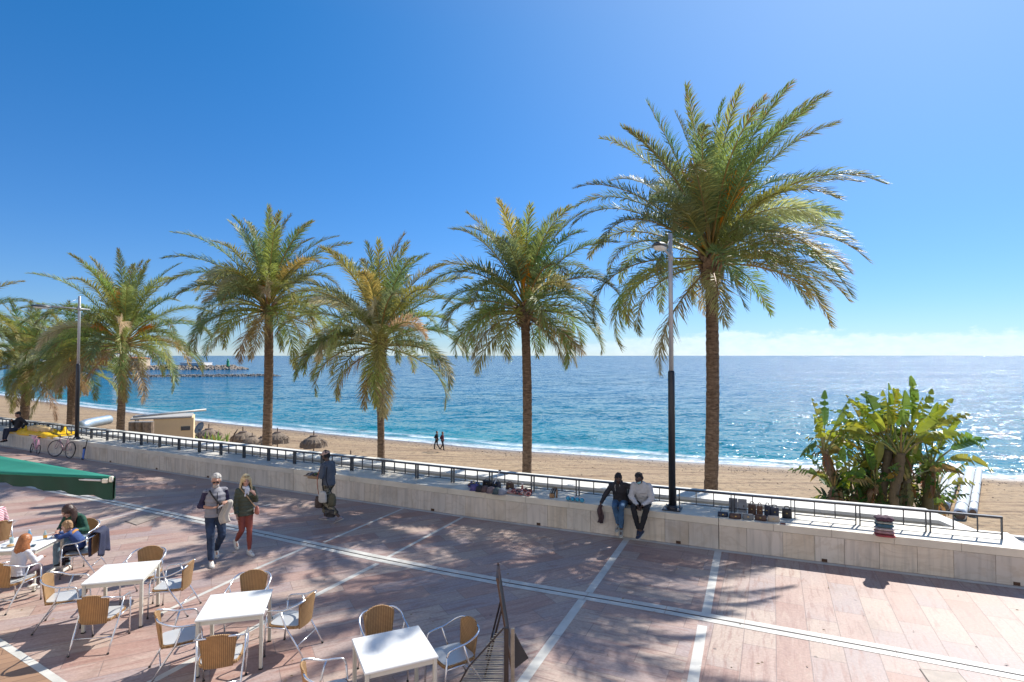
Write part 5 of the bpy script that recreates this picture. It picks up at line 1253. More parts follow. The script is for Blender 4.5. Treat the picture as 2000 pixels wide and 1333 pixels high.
def torso_(q, J, infl=.02, top=1, bottom=-.02, hemw=0):
    g = lambda k: V(J[k]); side = (g('shR')-g('shL')).normalized(); up = (g('wai')-g('pel')).normalized(); hs_ = (g('hiR')-g('hiL')).normalized(); i = infl
    q.loft([(g('pel')+up*bottom, .158+i+hemw, .110+i+hemw, hs_), (g('pel')+up*.08, .152+i, .108+i, hs_), (g('wai'), .145+i, .102+i, side), (g('che'), .162+i, .112+i, side), (g('che').lerp(g('nek'), .52), .152+i*.7, .098+i*.7, side), (g('nek')+V((0, 0, -.01)), .085+i*.4, .068+i*.4, side), (g('nek')+V((0, 0, .022))*top, .068, .062, side)], 16)
def sleeves_(q, J, r=(.066, .054, .042), to=.92, which='RL'):
    g = lambda k: V(J[k]); side = (g('shR')-g('shL')).normalized()
    for k in which:
        s_ = 1 if k == 'R' else -1; a, b, c = g('sh'+k), g('el'+k), g('wr'+k)
        q.cap_(g('che').lerp(g('nek'), .60)+side*s_*.06, a, .060, r[0]*.95, 12); q.cap_(a, b, r[0], r[1], 12)
        if to > 0: q.tube([b-(c-b)*.12, b.lerp(c, to)], [r[1]*1.0, r[2]], 12)
def hair_short(th, T, m, thick=.012, fringe=0, seed=1, z=0):
    q = MB(); r = random.Random(seed); q.ball((0, -.030, .040+z), (.077+thick*.3, .088+thick*.3, .082+thick*.4), 16, T)
    for k in range(46):
        a_ = r.uniform(0, 6.28); e = r.uniform(.15, 1.5); p = V((.074*math.cos(a_)*math.cos(e), -.024+.084*math.sin(a_)*math.cos(e), .045+.078*math.sin(e)))
        if p.y > .03 and p.z < .075: continue
        q.ball(p, (.017+thick*.4,)*3, 6, T)
    for s_ in (-1, 1): q.ball((s_*.070, -.03, .0), (.018, .045, .045), 8, T)
    q.ball((0, -.075, -.01), (.06, .035, .06), 10, T)
    return blob('hair', q, m, th, .009, 2, .003, 40, seed)
def hair_long(th, T, m, length=.30, seed=1, vol=1.0, back_only=False):
    q = MB(); r = random.Random(seed); q.ball((0, -.022, .032), (.088*vol, .102*vol, .096*vol), 16, T)
    for k in range(44):
        a_ = R(-90)+r.uniform(-1.9, 1.9); x = .078*math.cos(a_)*vol; y = -.015+.088*math.sin(a_)*vol
        p0 = T @ V((x, y, .05)); p1 = T @ V((x*1.12, y*1.08, -.05)); w = r.uniform(.7, 1.05)*length
        p2 = p1+V((0, 0, -w*.5))+(T.to_3x3() @ V((x*.25, y*.3, 0))); p3 = p2+V((r.uniform(-.02, .02), r.uniform(-.02, .02), -w*.5))
        q.tube([p0, p1, p2, p3], [.020, .022, .019, .006], 6)
    return blob('hair', q, m, th, .010, 1, .004, 45, seed)
def strap(th, name, pts, m, w=.018):
    q = MB(); pts = smoothpath(pts, 5); q.tube(pts, w*.5, 6); return q.build(name, m, th, True)

m_whiteshoe = mat('white_shoe', (.70, .67, .60), .6, var=.06); m_soleW = mat('pale_sole', (.6, .58, .52), .6)
m_jeans = mat('blue_jeans', (.022, .042, .085), .85, var=.55, scale=5, bump=.3, bscale=40)
m_black = mat('black_cloth', (.016, .016, .019), .85, var=.3, bump=.3, bscale=30)
m_lens = mat('sunglass_lens', (.02, .02, .022), .1)

# walking man: grey quilted vest, navy sleeves, jeans
J = J0(); J.update(hf=(.28, 1, -.22), hea=(.0, .05, 1.625), shR=(.172, .01, 1.41), shL=(-.172, .0, 1.41), elR=(.245, -.10, 1.13), wrR=(.10, .17, 1.13), elL=(-.235, -.05, 1.14), wrL=(-.155, .20, 1.21),
    hdR=(-.8, .5, .05), hdL=(.5, .8, .15), palmR=(0, .2, 1), palmL=(.4, 0, -.9), curl=.75, pel=(0, 0, .95),
    hiR=(.09, 0, .93), knR=(.10, .12, .52), anR=(.095, .16, .09), toR=(.1, 1, .0), hiL=(-.09, 0, .93), knL=(-.12, .06, .53), anL=(-.09, -.30, .17), toL=(0, 1, -.42))
man, T = human('walking man in grey vest, navy sleeves and jeans, left of the blonde woman', (-6.05, 11.74, 0), R(-50-90), J, m_skinT, 1.02, thin=1.06)
m_vest = mat('grey_quilted_vest', (.25, .25, .275), .7, var=.12, scale=7, bump=.2, bscale=30); m_navys = mat('navy_shirt', (.022, .018, .055), .8, var=.2)
q = MB(); legs_(q, J, (.104, .074, .060), .0, .09, .96); blob('jeans', q, m_jeans, man, .012, 2, .007, 10, 1)
q = MB(); sleeves_(q, J, (.061, .055, .044), .38); blob('shirt_sleeves', q, m_navys, man, .012, 2, .007, 11, 2)
q = MB(); torso_(q, J, .034, 1, -.03); q.cap_(V(J['nek'])-V((.05, .01, .05)), V(J['shL'])-V((0, 0, .0)), .06, .064); q.cap_(V(J['nek'])-V((-.05, .01, .05)), V(J['shR']), .06, .064); g = lambda k: V(J[k]); q.loft([(g('nek')-V((0, 0, .05)), .09, .08, (1, 0, 0)), (g('nek')+V((0, -.03, .025)), .070, .066, (1, 0, 0))], 14)
vest = blob('vest', q, m_vest, man, .012, 2, .0, 9, 3)
for v, nn_ in zip(vest.data.vertices, [v.normal.copy() for v in vest.data.vertices]):
    if v.co.z < 1.42: v.co += nn_*.007*math.sin(v.co.z*62)
q = MB(); q.box((0, .158, 1.20), (.012, .012, .42)); q.build('zip', m_black, vest)
hair_short(man, T, mat('white_hair', (.44, .42, .38), .8, var=.3, scale=30), .012, seed=4)
q = MB(); q.ball((0, .045, -.075), (.056, .048, .044), 12, T); q.ball((0, .088, -.035), (.034, .012, .010), 8, T); blob('beard', q, mat('white_hair', (.6, .6, .5)), man, .008, 1, .003, 40)
q = MB()
for s_ in (-1, 1): q.ball((s_*.033, .097, .004), (.026, .008, .018), 12, T)
q.tube([T @ V((-.074, .02, .010)), T @ V((-.055, .085, .012)), T @ V((0, .105, .012)), T @ V((.055, .085, .012)), T @ V((.074, .02, .010))], .003, 5); q.build('sunglasses', m_lens, man, True)
shoes(man, J, m_whiteshoe, m_soleW)
strap(man, 'shoulder_strap', [(.13, .10, 1.46), (.07, .155, 1.34), (-.04, .168, 1.18), (-.13, .16, 1.04), (-.20, .05, .99)], m_black, .034)
def on(th, p): return th.matrix_basis @ V(p)
def put(o, th): o.matrix_basis = th.matrix_basis.copy(); return o
def jk2(u, v):
    x = -.23+.17*u+.02*math.sin(v*11); y = .17+.03*math.sin(u*6); s_ = v*.86
    if s_ < .42: y2, z = y+.055+.012*math.sin(u*19), 1.215-(.42-s_)*.95
    elif s_ < .52: y2, z = y+.05-(s_-.42)*1.0, 1.225
    else: y2, z = y-.05-.012*math.sin(u*15), 1.215-(s_-.52)*.85
    return (x+.02*math.sin(v*9), y2, z-.03*u)
o = cloth_drape('folded_jacket', 'beige jacket draped over the forearm of the man in the grey vest', 'jacket', (0, 0, 0), 0, jk2, 12, 26, mat('beige_cloth', (.50, .46, .39), .8, var=.1, bump=.4, bscale=16), .018); put(o, man)
q = MB(); q.box((0, 0, 0), (.11, .09, .006), M=Matrix.Translation((-.045, .27, 1.155)) @ Matrix.Rotation(R(35), 4, 'X') @ Matrix.Rotation(R(20), 4, 'Y')); o = q.build('folded_paper', mat('white_paper', (.75, .76, .76), .6)); tag(o, 'white folded paper in the hands of the man in the grey vest', 'paper'); put(o, man)

# walking woman: green quilted jacket, rust trousers
J = J0(); J.update(hf=(.15, 1, -.12), hea=(.0, .04, 1.62), shR=(.150, 0, 1.40), shL=(-.150, 0, 1.40), elR=(.205, .0, 1.12), wrR=(.205, .09, .89), hdR=(-.05, .25, -1), elL=(-.225, .03, 1.15), wrL=(-.15, .19, 1.31), hdL=(.55, .2, .75), palmL=(.6, -.8, 0), curl=.6,
    hiR=(.085, 0, .93), knR=(.085, .08, .54), anR=(.10, -.27, .23), toR=(0, .9, -.62), hiL=(-.085, 0, .93), knL=(-.06, .12, .52), anL=(-.05, .17, .085), toL=(-.1, 1, 0))
wom, T = human('walking blonde woman in green quilted jacket and rust trousers beside the man', (-5.70, 12.30, 0), R(-48-90), J, m_skinL, .95, thin=.94)
m_gj = mat('green_quilted_jacket', (.075, .085, .052), .6, var=.15, scale=6, bump=.2, bscale=30)
q = MB(); legs_(q, J, (.096, .062, .040), .0, .08, .93); blob('trousers', q, mat('rust_trousers', (.27, .065, .045), .8, var=.12, bump=.2), wom, .012, 2, .005, 10, 5)
q = MB(); torso_(q, J, .026, 1, -.10, .01); sleeves_(q, J, (.068, .056, .044), .93); jw = blob('jacket', q, m_gj, wom, .012, 2, .004, 9, 6)
for v, nn_ in zip(jw.data.vertices, [v.normal.copy() for v in jw.data.vertices]): v.co += nn_*.0055*math.sin(v.co.z*75)
q = MB(); q.loft([((0, .02, 1.44), .085, .075, (1, 0, 0)), ((0, .03, 1.50), .075, .07, (1, 0, 0))], 14); q.cap_((.02, .12, 1.44), (.05, .15, 1.30), .03, .018); q.cap_((-.03, .12, 1.44), (-.02, .15, 1.33), .03, .018); blob('scarf', q, mat('white_scarf', (.66, .66, .70), .8), wom, .010, 2, .006, 20)
hair_long(wom, T, mat('blonde_hair', (.60, .46, .24), .55, var=.25, scale=25), .26, 7, 1.08)
q = MB()
for s_ in (-1, 1): q.ball((s_*.033, .062, .098), (.026, .018, .010), 10, T)
q.tube([T @ V((-.08, -.02, .06)), T @ V((-.055, .055, .098)), T @ V((0, .075, .10)), T @ V((.055, .055, .098)), T @ V((.08, -.02, .06))], .004, 5); q.build('sunglasses', mat('amber_sunglasses', (.30, .17, .05), .3), wom, True)
shoes(wom, J, m_whiteshoe, m_soleW)
bag = thing('shoulder_bag', 'pink leather bag on a tan strap worn by the blonde woman', 'bag', (0, 0, 0)); put(bag, wom); m_pink = mat('pink_leather', (.50, .19, .14), .5, var=.1)
q = MB(); q.loft([((-.20, .16, .86), .085, .035, (0, 1, 0)), ((-.205, .16, .89), .10, .045, (0, 1, 0)), ((-.205, .155, 1.0), .085, .035, (0, 1, 0)), ((-.205, .15, 1.04), .06, .012, (0, 1, 0))], 14); q.build('bag_body', m_pink, bag, True)
strap(bag, 'strap', [(.12, .0, 1.475), (.07, .135, 1.38), (-.05, .16, 1.20), (-.15, .16, 1.05), (-.20, .155, 1.02)], mat('tan_strap', (.45, .28, .15), .6), .022)

# walking vendor by the wall
J = J0(); J.update(hf=(0, 1, -.3), che=(0, .02, 1.30), nek=(0, .03, 1.46), hea=(0, .09, 1.60), shR=(.175, .03, 1.385), shL=(-.175, .03, 1.385), elR=(.24, .03, 1.13), wrR=(.14, .27, 1.12), elL=(-.24, .03, 1.13), wrL=(-.14, .27, 1.12), hdR=(-.25, 1, 0), hdL=(.25, 1, 0), palmR=(0, 0, 1), palmL=(0, 0, 1), curl=.55,
    knR=(.11, .20, .54), anR=(.10, .17, .085), knL=(-.10, .0, .50), anL=(-.10, -.40, .17), toL=(0, 1, -.45))
ven, T = human('walking street vendor in pink cap and camouflage trousers carrying a display tray', (-4.66, 14.62, 0), R(160-90), J, m_skinD, 1.03, thin=1.0, lips=m_lipD)
def camo():
    m = bpy.data.materials.new('camouflage_cloth'); m.use_nodes = True; t = m.node_tree; b = t.nodes['Principled BSDF']; tc = t.nodes.new('ShaderNodeTexCoord')
    t.links.new(ramp(t, noisef(t, tc.outputs['Object'], 8, 3, .6, .5), [(.4, (.055, .045, .035)), (.46, (.16, .14, .085)), (.54, (.30, .27, .21)), (.6, (.075, .07, .045))], 'CONSTANT'), b.inputs['Base Color']); b.inputs['Roughness'].default_value = .85; return m
m_camo = camo(); q = MB(); legs_(q, J, (.105, .078, .062), 0, .08, .80); blob('trousers', q, m_camo, ven, .012, 2, .009, 10, 8)
q = MB(); torso_(q, J, .030, 1, -.06, .01); sleeves_(q, J, (.072, .062, .052), .25); blob('shirt', q, mat('slate_shirt', (.085, .10, .125), .85, var=.15, bump=.2), ven, .012, 2, .008, 10, 9)
hair_short(ven, T, m_black, .002, seed=9)
q = MB(); q.ball((0, .045, -.072), (.056, .05, .042), 12, T); blob('beard', q, m_black, ven, .009, 1, .003, 40)
q = MB(); q.ball((0, -.015, .055), (.090, .106, .072), 16, T); q.loft([(T @ V((0, .06, .062)), .07, .012, T.to_3x3() @ V((1, 0, 0))), (T @ V((0, .12, .055)), .065, .008, T.to_3x3() @ V((1, 0, 0))), (T @ V((0, .165, .045)), .035, .006, T.to_3x3() @ V((1, 0, 0)))], 10); blob('cap', q, mat('dusty_pink_cap', (.48, .33, .27), .8), ven, .009, 2)
shoes(ven, J, mat('grey_trainer', (.22, .20, .23), .7, var=.3), m_soleW)
tray = thing('display_tray', 'tray of bracelets and sunglasses held out by the walking vendor', 'tray', (0, 0, 0)); put(tray, ven)
q = MB(); q.box((0, .40, 1.10), (.34, .46, .02), bev=.006); q.box((0, .40, 1.06), (.22, .34, .07), bev=.02); q.build('tray_board', mat('tan_board', (.36, .25, .15), .7), tray)
r = random.Random(2); cols = [(.03, .03, .04), (.12, .05, .04), (.10, .22, .08), (.35, .28, .08), (.05, .08, .16), (.30, .30, .30)]
for k in range(7):
    q = MB(); y = .22+k*.058
    for s_ in (-1, 1):
        q.tube([(s_*.07-.05, y, 1.125), (s_*.07, y-.012, 1.15), (s_*.07+.05, y, 1.125)], .014, 6)
    q.tube([(-.15, y, 1.12), (0, y, 1.145), (.15, y, 1.12)], .008, 5); c = cols[k % 6]; q.build('bracelet_row', mat('goods_%d' % (k % 6), c, .35), tray, True)
def shoulder_load(name, label, cat, c, size, m, strap_from, sm, seed):
    th = thing(name, label, cat, (0, 0, 0)); put(th, ven); q = MB(); c = V(c); sx, sy, sz = size
    q.loft([(c+V((0, 0, -sz*.5)), sy*.38, sx*.38, (0, 1, 0)), (c+V((0, 0, -sz*.42)), sy*.5, sx*.5, (0, 1, 0)), (c+V((0, 0, sz*.2)), sy*.47, sx*.45, (0, 1, 0)), (c+V((0, 0, sz*.46)), sy*.36, sx*.25, (0, 1, 0)), (c+V((0, 0, sz*.5)), sy*.25, sx*.12, (0, 1, 0))], 14)
    blob('bag_body', q, m, th, .010, 2, .010, 12, seed); strap(th, 'strap', [strap_from, V(strap_from).lerp(c, .4)+V((-.07, .03, 0)), c+V((0, 0, sz*.45))], sm, .02); return th
shoulder_load('shoulder_bag', 'brown bag on a reddish strap hanging in front of the walking vendor', 'bag', (-.17, .15, .50), (.15, .24, .28), mat('brown_bag', (.07, .045, .035), .7, var=.3), (-.17, .10, 1.40), mat('reddish_strap', (.45, .17, .10), .7), 1)
shoulder_load('shoulder_bag', 'white bag hanging on a cream strap at the hip of the walking vendor', 'bag', (-.27, -.04, .66), (.12, .24, .27), mat('white_bag', (.50, .48, .43), .7), (-.18, .05, 1.40), mat('cream_strap', (.55, .48, .36), .7), 2)
shoulder_load('shoulder_bag', 'olive bag trailing behind the hip of the walking vendor', 'bag', (-.20, -.26, .60), (.14, .22, .30), mat('olive_bag', (.09, .085, .05), .7), (-.14, -.06, 1.35), m_black, 3)
shoulder_load('shoulder_bag', 'black shiny bag swinging low between the legs of the walking vendor', 'bag', (-.14, -.16, .26), (.14, .30, .20), mat('black_leather', (.02, .018, .02), .3), (-.18, .04, 1.35), m_black, 4)

# two vendors seated on the wall
SEAT = WALL_Z
def seated(pel_z, lean=.05, turn=0):
    J = J0(); z = pel_z; J.update(pel=(0, 0, z), wai=(0, .02, z+.16), che=(0, .06+lean*.6, z+.36), nek=(0, .09+lean, z+.52), hea=(0, .16+lean, z+.655),
      shR=(.168, .07+lean, z+.44), shL=(-.168, .07+lean, z+.44), elR=(.25, .14, z+.20), wrR=(.13, .36, z+.12), elL=(-.25, .14, z+.20), wrL=(-.13, .36, z+.12), hdR=(-.3, 1, -.2), hdL=(.3, 1, -.2), palmR=(0, 0, -1), palmL=(0, 0, -1),
      hiR=(.09, .02, z-.01), knR=(.13, .44, z-.01), anR=(.12, .46, z-.45), hiL=(-.09, .02, z-.01), knL=(-.13, .44, z-.01), anL=(-.12, .46, z-.45)); return J
PZ = SEAT+.115
sA = wall_s(P(1206, 1051)); pA = wall_at(sA, .17); J = seated(PZ, .14)
J.update(hf=(-.25, 1, -.75), hea=(-.03, .33, PZ+.62), shR=(.175, .12, PZ+.41), elR=(.33, .16, PZ+.17), wrR=(.42, .26, PZ-.03), hdR=(.05, .2, -1), shL=(-.165, .18, PZ+.45), elL=(-.42, .10, PZ+.36), wrL=(-.64, .04, PZ+.33), hdL=(-1, 0, -.1), curl=.4,
    knR=(.05, .38, PZ-.03), anR=(-.02, .28, PZ-.48), toR=(.1, 1, -.35), knL=(-.12, .40, PZ-.02), anL=(-.10, .34, PZ-.56), toL=(-.1, 1, -.5))
vA, T = human('seated vendor in dark hooded jacket and jeans, left one of the pair on the wall', (pA.x, pA.y, 0), wall_rz(sA)+math.pi, J, m_skinD, .97, lips=m_lipD)
m_charc = mat('charcoal_hoodie', (.028, .028, .034), .85, var=.3, bump=.3, bscale=25)
q = MB(); legs_(q, J, (.100, .068, .054), 0, .10, .92); blob('jeans', q, mat('mid_blue_jeans', (.05, .12, .22), .85, var=.45, scale=5), vA, .012, 2, .007, 10, 11)
q = MB(); torso_(q, J, .030, 1, -.02); sleeves_(q, J, (.070, .058, .046), .95); g = lambda k: V(J[k]); q.loft([(g('nek')-V((0, .03, .06)), .12, .07, (1, 0, 0)), (g('nek')-V((0, .06, -.04)), .10, .05, (1, 0, 0))], 12); blob('hooded_jacket', q, m_charc, vA, .012, 2, .009, 10, 12)
for s_ in (-1, 1): strap(vA, 'drawstring', [g('nek')+V((s_*.04, .05, -.01)), g('nek')+V((s_*.06, .06, -.10)), g('nek')+V((s_*.055, .02, -.24))], mat('white_cord', (.6, .6, .6), .7), .010)
hair_short(vA, T, m_black, .004, seed=12); shoes(vA, J, mat('grey_canvas_shoe', (.30, .32, .30), .8), m_soleW)
# dark scarf hanging from his hand
p = on(vA, (.42, .28, PZ-.10))
def sc_(u, v): return (.10*(u-.5)*(1+.5*v)+.02*math.sin(v*8+u*5), .03*math.sin(u*9+v*3), .04-.42*v)
o = cloth_drape('scarf', 'dark brown scarf hanging over the edge of the wall, left of the seated vendors', 'scarf', p, wall_rz(sA)+math.pi, sc_, 9, 14, mat('brown_scarf', (.07, .045, .05), .9, var=.4, scale=14), .02)

sB = wall_s(P(1252, 1056)); pB = wall_at(sB, .17); J = seated(PZ, .12)
J.update(hf=(.42, 1, -.62), hea=(.03, .31, PZ+.62), wrR=(.045, .38, PZ+.02), wrL=(-.045, .38, PZ+.02), elR=(.235, .20, PZ+.17), elL=(-.235, .20, PZ+.17), hdR=(-.3, .6, -.8), hdL=(.3, .6, -.8), curl=.9, palmR=(-1, 0, 0), palmL=(1, 0, 0),
    knR=(.14, .42, PZ-.02), anR=(.02, .40, PZ-.52), toR=(-.15, 1, -.42), knL=(-.16, .42, PZ-.02), anL=(-.03, .44, PZ-.52), toL=(.35, 1, -.35))
vB, T = human('seated vendor in light grey sweater, black trousers and blue mask, next to the street lamp', (pB.x, pB.y, 0), wall_rz(sB)+math.pi, J, m_skinD, 1.0, lips=m_lipD)
q = MB(); legs_(q, J, (.102, .068, .050), 0, .10, .92); blob('trousers', q, m_black, vB, .012, 2, .007, 10, 13)
q = MB(); torso_(q, J, .040, 1, -.03, .012); sleeves_(q, J, (.078, .066, .046), .92); blob('sweater', q, mat('light_grey_sweater', (.50, .51, .52), .9, var=.08, scale=20, bump=.3, bscale=50), vB, .012, 2, .012, 9, 14)
hair_short(vB, T, m_black, .001, seed=14)
q = MB(); q.ball((0, .052, -.045), (.060, .052, .045), 14, T); blob('face_mask', q, mat('surgical_mask', (.25, .55, .62), .8), vB, .009, 2)
shoes(vB, J, mat('navy_trainer', (.02, .03, .055), .6), m_soleW, 1.08)
# person at far left of the wall
sC = s_px(36, .2, .67); pC = wall_at(sC, .20); J = seated(PZ, -.04)
J.update(hf=(-.35, 1, .0), hea=(0, .04, PZ+.66), nek=(0, -.02, PZ+.52), che=(0, -.03, PZ+.36), shL=(-.165, -.04, PZ+.44), shR=(.165, -.02, PZ+.44), elL=(-.38, -.16, PZ+.24), wrL=(-.30, .02, PZ+.08), hdL=(.3, .8, -.4), elR=(.27, .06, PZ+.22), wrR=(.10, .22, PZ+.40), hdR=(-.5, .2, .7),
   knR=(.16, .42, PZ), anR=(.20, .46, PZ-.46), knL=(-.12, .42, PZ+.0), anL=(-.06, .50, PZ-.42))
vC, T = human('man in dark jacket and cap seated on the wall beside the yellow tarpaulin', (pC.x, pC.y, 0), wall_rz(sC)+math.pi, J, m_skinT, 1.02)
q = MB(); legs_(q, J, (.102, .07, .052), 0, .10, .95); blob('jeans', q, mat('dark_jeans', (.022, .03, .055), .85, var=.3), vC, .014, 2, .007, 10, 15)
q = MB(); torso_(q, J, .035, 1, -.02); sleeves_(q, J, (.072, .06, .046), .93); blob('jacket', q, m_black, vC, .014, 2, .010, 10, 16)
hair_short(vC, T, m_black, .004, seed=15); shoes(vC, J, m_black)
q = MB(); q.ball((0, -.012, .055), (.088, .105, .065), 14, T); q.ball((0, .09, .055), (.06, .06, .010), 10, T); blob('cap', q, m_black, vC, .010, 2)

# family at the left table
m_brownhair = mat('dark_brown_hair', (.05, .024, .016), .45, var=.3, scale=25)
SZ = .447+.10; J = seated(SZ, .10); J.update(hf=(.30, 1, -.62), hea=(.03, .30, SZ+.60), wrR=(.08, .44, SZ+.27), elR=(.27, .22, SZ+.22), wrL=(-.20, .46, SZ+.26), elL=(-.30, .20, SZ+.20), hdR=(-.4, 1, 0), hdL=(.1, 1, 0), curl=.3)
w2, T = human('long-haired woman in green sweater seated behind the family table at left', (-8.76, 11.72, 0), R(-95-90), J, m_skinL, .97, thin=.92)
q = MB(); legs_(q, J, (.095, .064, .05), 0, .1, .95); blob('jeans', q, mat('pale_jeans', (.20, .30, .38), .85, var=.2), w2, .013, 2, .006)
q = MB(); torso_(q, J, .022, 1, -.02); sleeves_(q, J, (.064, .054, .042), .93); blob('sweater', q, mat('bottle_green_sweater', (.012, .07, .045), .85, var=.2), w2, .012, 2, .007, 10, 20)
hair_long(w2, T, m_brownhair, .34, 21, 1.06); shoes(w2, J, m_whiteshoe)
k_ = .66; J = seated(.447/k_+.12, .10); z = .447/k_+.12
J.update(hf=(.1, 1, -.3), hea=(0, .34, z+.58), nek=(0, .24, z+.47), che=(0, .16, z+.32), shR=(.18, .20, z+.42), shL=(-.18, .20, z+.42), elR=(.25, .40, z+.36), wrR=(.08, .58, z+.40), elL=(-.25, .40, z+.36), wrL=(-.10, .58, z+.40), hdR=(-.6, .8, 0), hdL=(.6, .8, 0), knR=(.12, .36, z), anR=(.12, .38, z-.40), knL=(-.12, .36, z), anL=(-.12, .40, z-.40))
c1, T = human('small blond child in blue jumper leaning on the family table', (-8.33, 11.13, 0), R(196-90), J, m_skinL, k_, headk=1.28, thin=.95, voxel=.014)
q = MB(); legs_(q, J, (.095, .07, .06), 0, .1, .95); blob('trousers', q, mat('dark_navy_trousers', (.02, .025, .05), .85), c1, .015, 2, .006)
q = MB(); torso_(q, J, .03, 1, -.02); sleeves_(q, J, (.072, .062, .05), .93); blob('jumper', q, mat('blue_jumper', (.03, .07, .22), .85, var=.2), c1, .014, 2, .007, 10, 22)
g = lambda k: V(J[k]); q = MB(); q.loft([(g('che')+V((0, 0, .05)), .20, .145, (1, 0, 0)), (g('che').lerp(g('nek'), .6), .185, .125, (1, 0, 0))], 16); q.build('orange_stripe', mat('orange_cloth', (.55, .25, .06), .85), c1, True)
hair_short(c1, T, mat('dark_blond_hair', (.33, .19, .09), .6, var=.35, scale=30), .02, seed=22); shoes(c1, J, m_black)
k_ = .74; z = .447/k_+.10; J = seated(z, .04); J.update(hf=(-.1, 1, -.35), wrR=(.16, .46, z+.22), wrL=(-.14, .48, z+.24), elR=(.27, .20, z+.20), elL=(-.27, .20, z+.20))
c2, T = human('red-haired child in white top with back to the camera, seated at the family table', (-8.40, 9.79, 0), R(82-90), J, m_skinL, k_, headk=1.18, thin=.92, voxel=.014)
q = MB(); legs_(q, J, (.09, .064, .055), 0, .1, .95); blob('leggings', q, mat('patterned_leggings', (.10, .07, .09), .85, var=.5, scale=25), c2, .015, 2, .005)
q = MB(); torso_(q, J, .025, 1, -.06, .015); sleeves_(q, J, (.068, .058, .046), .93); blob('striped_top', q, mat('white_striped_top', (.60, .60, .64), .85, var=.1), c2, .014, 2, .007, 10, 23)
hair_long(c2, T, mat('auburn_hair', (.36, .13, .04), .5, var=.35, scale=25), .30, 24, 1.12); shoes(c2, J, m_whiteshoe)
SZ = .547; J = seated(SZ, .05); w4, T = human('person in white top with red stripes at the left edge, mostly outside the photo', (-10.80, 12.02, 0), R(150-90), J, m_skinL, .95)
q = MB(); legs_(q, J); blob('trousers', q, m_jeans, w4, .016, 2, .006)
def stripes():
    m = bpy.data.materials.new('red_striped_cloth'); m.use_nodes = True; t = m.node_tree; b = t.nodes['Principled BSDF']; tc = t.nodes.new('ShaderNodeTexCoord'); w = t.nodes.new('ShaderNodeTexWave'); w.bands_direction = 'Z'; w.inputs['Scale'].default_value = 9
    t.links.new(tc.outputs['Object'], w.inputs[0]); t.links.new(ramp(t, w.outputs['Fac'], [(.45, (.7, .68, .68)), (.55, (.42, .04, .10))]), b.inputs['Base Color']); b.inputs['Roughness'].default_value = .85; return m
q = MB(); torso_(q, J, .03, 1, -.04); sleeves_(q, J, (.07, .06, .05), .5); blob('striped_top', q, stripes(), w4, .014, 2, .007); hair_short(w4, T, m_brownhair, .01, seed=30); shoes(w4, J, m_whiteshoe)

# two walkers on the beach
for i, (px, lab, cm) in enumerate([(853, 'left one of two dark-clothed people walking on the beach by the water', m_black), (864, 'right one of the two beach walkers, in a dark top with a dark red hood', mat('wine_top', (.10, .02, .035), .85))]):
    c = D(px, 876, 55.5-i*.5); J = J0(); s_ = 1 if i else -1
    J.update(knR=(.09, .16*s_, .52), anR=(.09, .20*s_, .10), knL=(-.09, -.02, .50), anL=(-.09, -.26*s_, .12), elR=(.26, -.10, 1.16), wrR=(.20, .12, 1.05), elL=(-.26, -.10, 1.15), wrL=(-.22, .05, .95))
    b_, T = human(lab, (c.x, c.y, BZ-.10), R(-24-90) if i else R(-24-90), J, m_skinT, 1.0, voxel=.02, group='two people walking on the beach')
    q = MB(); legs_(q, J); blob('trousers', q, m_black, b_, .02, 2); q = MB(); torso_(q, J, .03, 1, -.06); sleeves_(q, J); blob('jacket', q, cm, b_, .02, 2); hair_short(b_, T, m_brownhair, .01, seed=40); shoes(b_, J, m_black)


# ------------------------------------------------------------------ goods laid out on the wall
r = random.Random(8)
def wpt(px, py, z=WALL_Z): p = P(px, py, z); return p
def wrz(p): return wall_rz(wall_s(p))
def goods(name, label, cat, px, py, group=None, drz=0):
    p = wpt(px, py); return thing(name, label, cat, p, wrz(p)+drz, group)
capcol = [('plum_cap', (.10, .08, .22), 'plum blue'), ('black_cap', (.03, .03, .035), 'black'), ('brown_cap', (.11, .07, .065), 'brown'), ('taupe_cap', (.20, .15, .15), 'taupe'), ('green_cap', (.07, .10, .10), 'dark green'), ('grey_cap', (.24, .26, .30), 'grey')]
cappos = [(927, 957), (938, 959), (948, 960), (959, 962), (971, 964), (981, 965)]
words = ['leftmost cap of the row on the wall', 'second from the left in the row on the wall', 'third from the left in the row on the wall', 'fourth from the left in the row on the wall', 'second from the right in the row on the wall', 'at the right end of the row on the wall']
def dome(th, m, sc=1.0):
    q = MB(); q.lathe([(.112*sc, 0), (.118*sc, .02), (.112*sc, .07), (.09*sc, .115), (.05*sc, .14), (.01, .145)], 16); o = q.build('crown', m, th, True)
    q = MB(); q.lathe([(.012, .143), (.012, .152), (.002, .155)], 8); q.build('button', m, o)
    q = MB(); pts = [(.10*math.cos(a_), -.085-.09*math.sin(a_)) for a_ in [math.pi*k/10 for k in range(11)]]; q.prism(pts[::-1], .004, .012); q.build('peak', m, th)
for (px, py), (nm, c, w), wd in zip(cappos, capcol, words):
    dome(goods('cap', '%s cap, %s' % (w, wd), 'cap', px, py, 'caps laid out in a row on the wall'), mat(nm, c, .8, var=.15))
